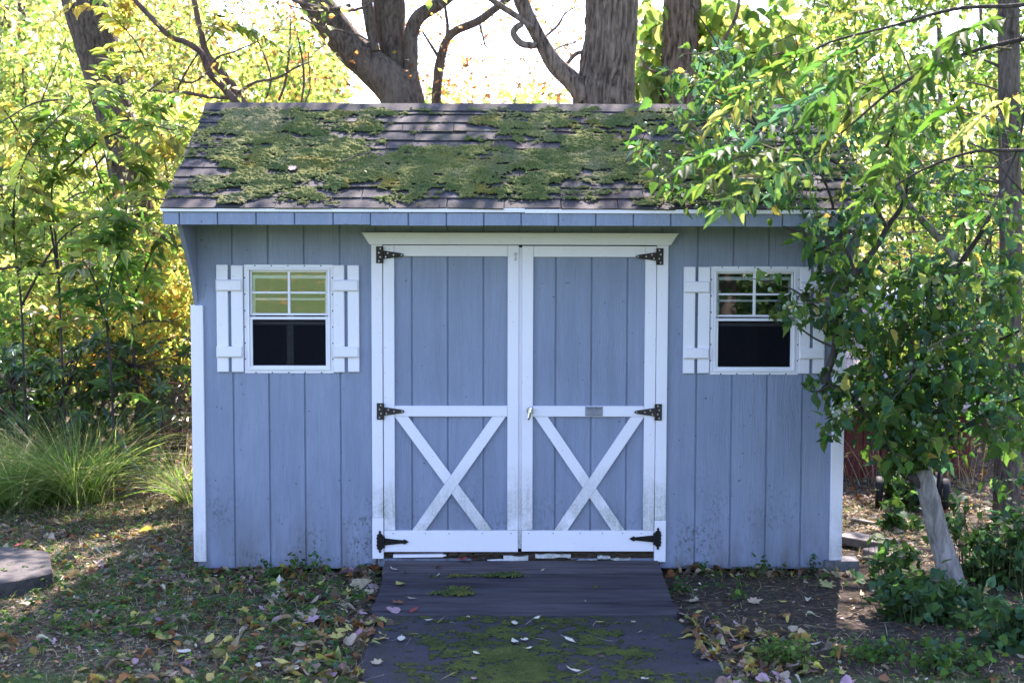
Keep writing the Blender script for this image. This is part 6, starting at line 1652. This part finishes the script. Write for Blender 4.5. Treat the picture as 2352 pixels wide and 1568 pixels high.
for u, v, L, c, k in ((372, 1466, 44, 'yellow', 'heart'), (482, 1470, 38, 'yellow', 'oval'), (312, 1330, 34, 'yellow', 'lobed'), (560, 1330, 28, 'yellow', 'oval'), (640, 1328, 34, 'pale', 'long'), (716, 1420, 44, 'pink', 'lobed'), (724, 1375, 32, 'tan', 'long'), (650, 1445, 40, 'yellow', 'long'), (690, 1480, 40, 'tan', 'lobed'), (770, 1460, 44, 'yellow', 'lobed'), (760, 1500, 36, 'orange', 'long'), (720, 1530, 40, 'brown', 'lobed'), (650, 1520, 46, 'yellow', 'long'), (800, 1440, 30, 'yellow', 'oval'), (835, 1405, 34, 'pink', 'oval'), (520, 1520, 44, 'yellow', 'long'), (480, 1560, 40, 'yellow', 'oval'), (230, 1500, 40, 'pale', 'long'), (130, 1520, 34, 'orange', 'lobed'), (60, 1380, 34, 'tan', 'lobed'), (95, 1370, 30, 'brown', 'long'), (120, 1395, 30, 'pink', 'long'), (160, 1372, 30, 'yellow', 'lobed'), (300, 1500, 30, 'orange', 'lobed'), (430, 1545, 44, 'orange', 'long'), (45, 1248, 26, 'red', 'lobed'), (320, 1300, 30, 'red', 'long'), (265, 1186, 26, 'pink', 'lobed'), (830, 1335, 22, 'yellow', 'oval'), (800, 1372, 30, 'yellow', 'lobed'), (815, 1330, 24, 'pink', None), (600, 1400, 20, 'pink', None), (560, 1440, 20, 'orange', None), (345, 1420, 20, 'pale', None), (420, 1500, 34, 'pale', 'heart'), (590, 1490, 40, 'tan', 'long')):
    q = G(u, v, .02); drop(q[0], q[1], gz(q[0], q[1])+.030, L*pxm(q[1])*1.05, c, 'among the weeds left of the path', k, .3, r)
for u, v, L, c, k in ((1565, 1356, 24, 'brown', 'lobed'), (1575, 1340, 26, 'pink', 'long'), (1590, 1372, 30, 'tan', 'lobed'), (1605, 1396, 26, 'yellow', 'long'), (1570, 1403, 26, 'gold' if False else 'tan', 'lobed'), (1707, 1399, 46, 'pale', 'long'), (1680, 1316, 22, 'yellow', 'oval'), (1765, 1312, 26, 'yellow', 'long'), (1900, 1340, 40, 'green', 'lobed'), (1860, 1372, 46, 'pale', 'long'), (1800, 1376, 20, 'yellow', 'oval'), (1735, 1376, 34, 'tan', 'lobed'), (1980, 1360, 34, 'yellow', 'long'), (1690, 1440, 36, 'yellow', 'oval'), (1750, 1460, 40, 'tan', 'lobed'), (1680, 1462, 26, 'pink', 'long'), (1700, 1478, 34, 'orange', 'heart'), (1720, 1496, 50, 'yellow', 'long'), (1740, 1510, 44, 'pale', 'long'), (1660, 1540, 22, 'yellow', 'heart'), (1720, 1545, 44, 'orange', 'lobed'), (1770, 1548, 40, 'tan', 'long'), (1690, 1558, 40, 'pale', 'oval'), (2030, 1548, 44, 'rust', 'oval'), (2120, 1552, 50, 'pale', 'long'), (2290, 1548, 60, 'tan', 'lobed'), (2060, 1340, 30, 'pale', 'long'), (2080, 1460, 36, 'orange', 'lobed'), (2200, 1480, 30, 'tan', None), (2140, 1470, 28, 'rust', None), (1960, 1390, 20, 'tan', 'long'), (2015, 1355, 34, 'pale', 'oval')):
    q = G(u, v, .01); drop(q[0], q[1], gz(q[0], q[1])+.012, L*pxm(q[1])*1.05, c, 'on the dark soil right of the path', k, .22, r)
def many(n, box, dens, where, cols, smin, smax, lift, seed, tilt=.3):
    r = np.random.default_rng(seed); x, y = scatter(n, *box, r, dens); ks = list(cols); w = np.array([cols[k] for k in ks], float); w /= w.sum()
    for a, b in zip(x, y): drop(a, b, gz(a, b)+lift, r.uniform(smin, smax), ks[r.choice(len(ks), p=w)], where, None, tilt, r)
many(125, (-1.25, -.74, -2.3, -.1), lambda x, y: np.clip(.15+1.1*(x+1.25)/.5, .1, 1), 'among the weeds left of the path', dict(yellow=3, tan=4, brown=3, pink=1.5, pale=2, orange=1, rust=1.5), .03, .085, .020, 831, .45)
many(55, (-2.9, -1.2, -2.3, .3), lambda x, y: .7+0*x, 'among the weeds left of the path', dict(yellow=2, tan=4, brown=3, pink=1.5, pale=1.5, orange=1, rust=2), .025, .06, .018, 834, .5)
many(75, (.85, 1.45, -2.4, -1.0), lambda x, y: np.clip(1.1-(x-.85)/.55, .1, 1), 'on the dark soil right of the path', dict(yellow=3, tan=4, orange=2, brown=2, pale=2, pink=1), .03, .08, .012, 832, .35)
many(60, (1.0, 3.0, -2.4, 0), lambda x, y: np.clip(1-bare(x, y), .12, 1)*.7, 'on the dark soil right of the path', dict(yellow=2, tan=4, brown=3, pale=1, rust=1.5), .025, .06, .012, 833, .4)
def drift(name, label, n, box, seed, dens, mixd):
    r = np.random.default_rng(seed); x, y = scatter(n, *box, r, dens, False); k = ~on_ramp(x, y) & ~on_path(x, y, .10); x, y = x[k], y[k]; VV, FF, TT, o = [], [], [], 0
    for tm, ra, sh in (('ovate', .55, .34), ('lance', .34, .26), ('maple', .95, .22), ('heart', .8, .18)):
        kk = r.random(len(x)) < sh*1.4; a, b = x[kk], y[kk]; m = len(a); th = r.uniform(0, 2*pi, m); l = r.uniform(.03, .085, m)
        gzv = np.where(on_path(a, b), .008, ground_h(a, b))
        V, F, T = leaf_arrays(np.stack([a, b, gzv+r.uniform(.006, .035, m)], -1), np.stack([np.cos(th), np.sin(th), r.normal(0, .35, m)], -1), r.normal(0, .5, (m, 3))+[0, 0, 1], l, l*ra, pal(m, mixd, r), tm, .55, r)
        V[:, 2] = np.maximum(V[:, 2], np.where(on_path(V[:, 0], V[:, 1]), .008, ground_h(V[:, 0], V[:, 1])+.002)); VV.append(V); FF.append(F+o); TT.append(T); o += len(V)
    return tag(link(name, mesh_np(name, np.vstack(VV), np.vstack(FF), 3, False, np.vstack(TT)), LEAFD), label, 'leaf litter', kind='stuff')
DR = dict(yellow=2.2, tan=2.6, brown=4.5, pink=1.2, pale=.7, orange=1.2, rust=3, gold=1, yg=.6)
drift('leaf_drift', 'curled autumn leaves heaped along the left edge of the path', 900, (-1.9, -.66, -2.5, -.05), 861, lambda x, y: np.clip(.05+((x+1.9)/1.15)**2.2, 0, 1), DR)
drift('leaf_drift', 'curled autumn leaves gathered along the right edge of the path', 700, (.78, 2.0, -2.5, -.9), 862, lambda x, y: np.clip(1.0-(x-.8)/.75, .04, 1)*np.clip((-y-.8)/.9, .15, 1), DR)
drift('leaf_drift', 'dry brown leaves blown against the foot of the shed wall', 420, (-1.8, 1.9, -.13, -.015), 863, lambda x, y: .8+0*x, dict(brown=5, rust=3, tan=3, yellow=1))
drift('leaf_drift', 'fallen leaves sprinkled through the weeds around the stepping stone', 420, (-3.1, -1.2, -2.4, 1.4), 864, lambda x, y: .8+0*x, DR)
# crumbs, seeds and broken twigs swept over path, ramp foot and soil
rr = np.random.default_rng(841); n = 1500
x = rr.uniform(-2.6, 2.6, n); y = rr.uniform(-2.5, -.05, n); onr = on_ramp(x, y); k = ~onr & ~(on_path(x, y) & (rr.random(n) < .80)); x, y = x[k], y[k]; n = len(x)
zz = np.where(on_path(x, y), .012, ground_h(x, y)+.006); th = rr.uniform(0, 2*pi, n)
V, F, T = blades(np.stack([x, y, zz], -1), np.stack([np.cos(th), np.sin(th), rr.normal(.03, .06, n)], -1), rr.uniform(.02, .14, n), rr.uniform(.0015, .0035, n), rr.normal(0, .12, n), pal(n, dict(brown=3, tan=3, pale=1, rust=1), rr), 3, rr)
V[:, 2] = np.maximum(V[:, 2], np.where(on_path(V[:, 0], V[:, 1]), .010, ground_h(V[:, 0], V[:, 1])+.002))
tag(link('twig_crumbs', mesh_np('twig_crumbs', V, F, 4, False, T), LEAFD), 'broken twigs and dry stalks scattered over the soil and path edges', 'twigs', kind='stuff')
# a few things lying on the roof
def roof_pt(u, v):
    d = ray(u, v); z0 = EZ+(CAM[1]-EY)*slope; t = (z0-CAM[2])/(d[2]-slope*d[1]); return CAM+d*t
for u, v, L, c, k in ((630, 324, 20, 'pale', 'heart'), (673, 404, 22, 'pink', 'lobed'), (755, 370, 22, 'pale', 'long'), (1030, 346, 20, 'orange', 'oval'), (1020, 452, 12, 'yellow', 'oval'), (962, 432, 12, 'rust', None), (1480, 440, 14, 'tan', 'lobed'), (840, 410, 12, 'tan', None)):
    q = roof_pt(u, v); drop(q[0], q[1], q[2]+.040, L*pxm(q[1]), c, 'on the mossy roof', k, .25, r)
tw = MB(); a, b, c = roof_pt(784, 386), roof_pt(842, 366), roof_pt(851, 362)
off = np.array([0, nY, nZ])*.036
for p, q, r0 in ((a, (a+b)/2+[0, 0, .006], .004), ((a+b)/2+[0, 0, .006], b, .0035), (b, c, .003), (b, roof_pt(852, 374), .003)): tw.cyl(p+off, q+off, r0, r0*.8, n=7)
tg = tw.build('fallen_twig', TWIG); tag(tg, 'small grey twig lying on the roof moss', 'twig')

# ------------------------------------------------------------------ garden side behind the viewpoint (seen only in the window glass)
def hedge_tree(x, y, h, w, seed, label):
    b = gbase((x, y)); pl = Plant('evergreen_tree', b, label, 'tree', None, seed); r = pl.r
    pl.limb([b, b+[0, 0, h*.4], b+[.05, 0, h*.95]], [.14, .10, .02], sides=10, n=16, part='trunk')
    for k in range(260):
        z = r.uniform(.25, h); rad = w*(1-.75*z/h); th = r.uniform(0, 2*pi); q = rad*r.uniform(.5, 1)**.5
        pl.spray(b+[cos(th)*q, sin(th)*q, z], (.35, .35, .25), 26, .16, .55, dict(dark=3, green=2), 'dia', spur=False)
    pl.finish(BARK_DARK, LEAFG)
hedge_tree(3.6, -14.5, 5.5, 1.6, 951, 'dark evergreen tree on the lawn facing the right window')
hedge_tree(5.4, -15.5, 6.2, 1.8, 952, 'taller dark evergreen tree behind the lawn on the right')
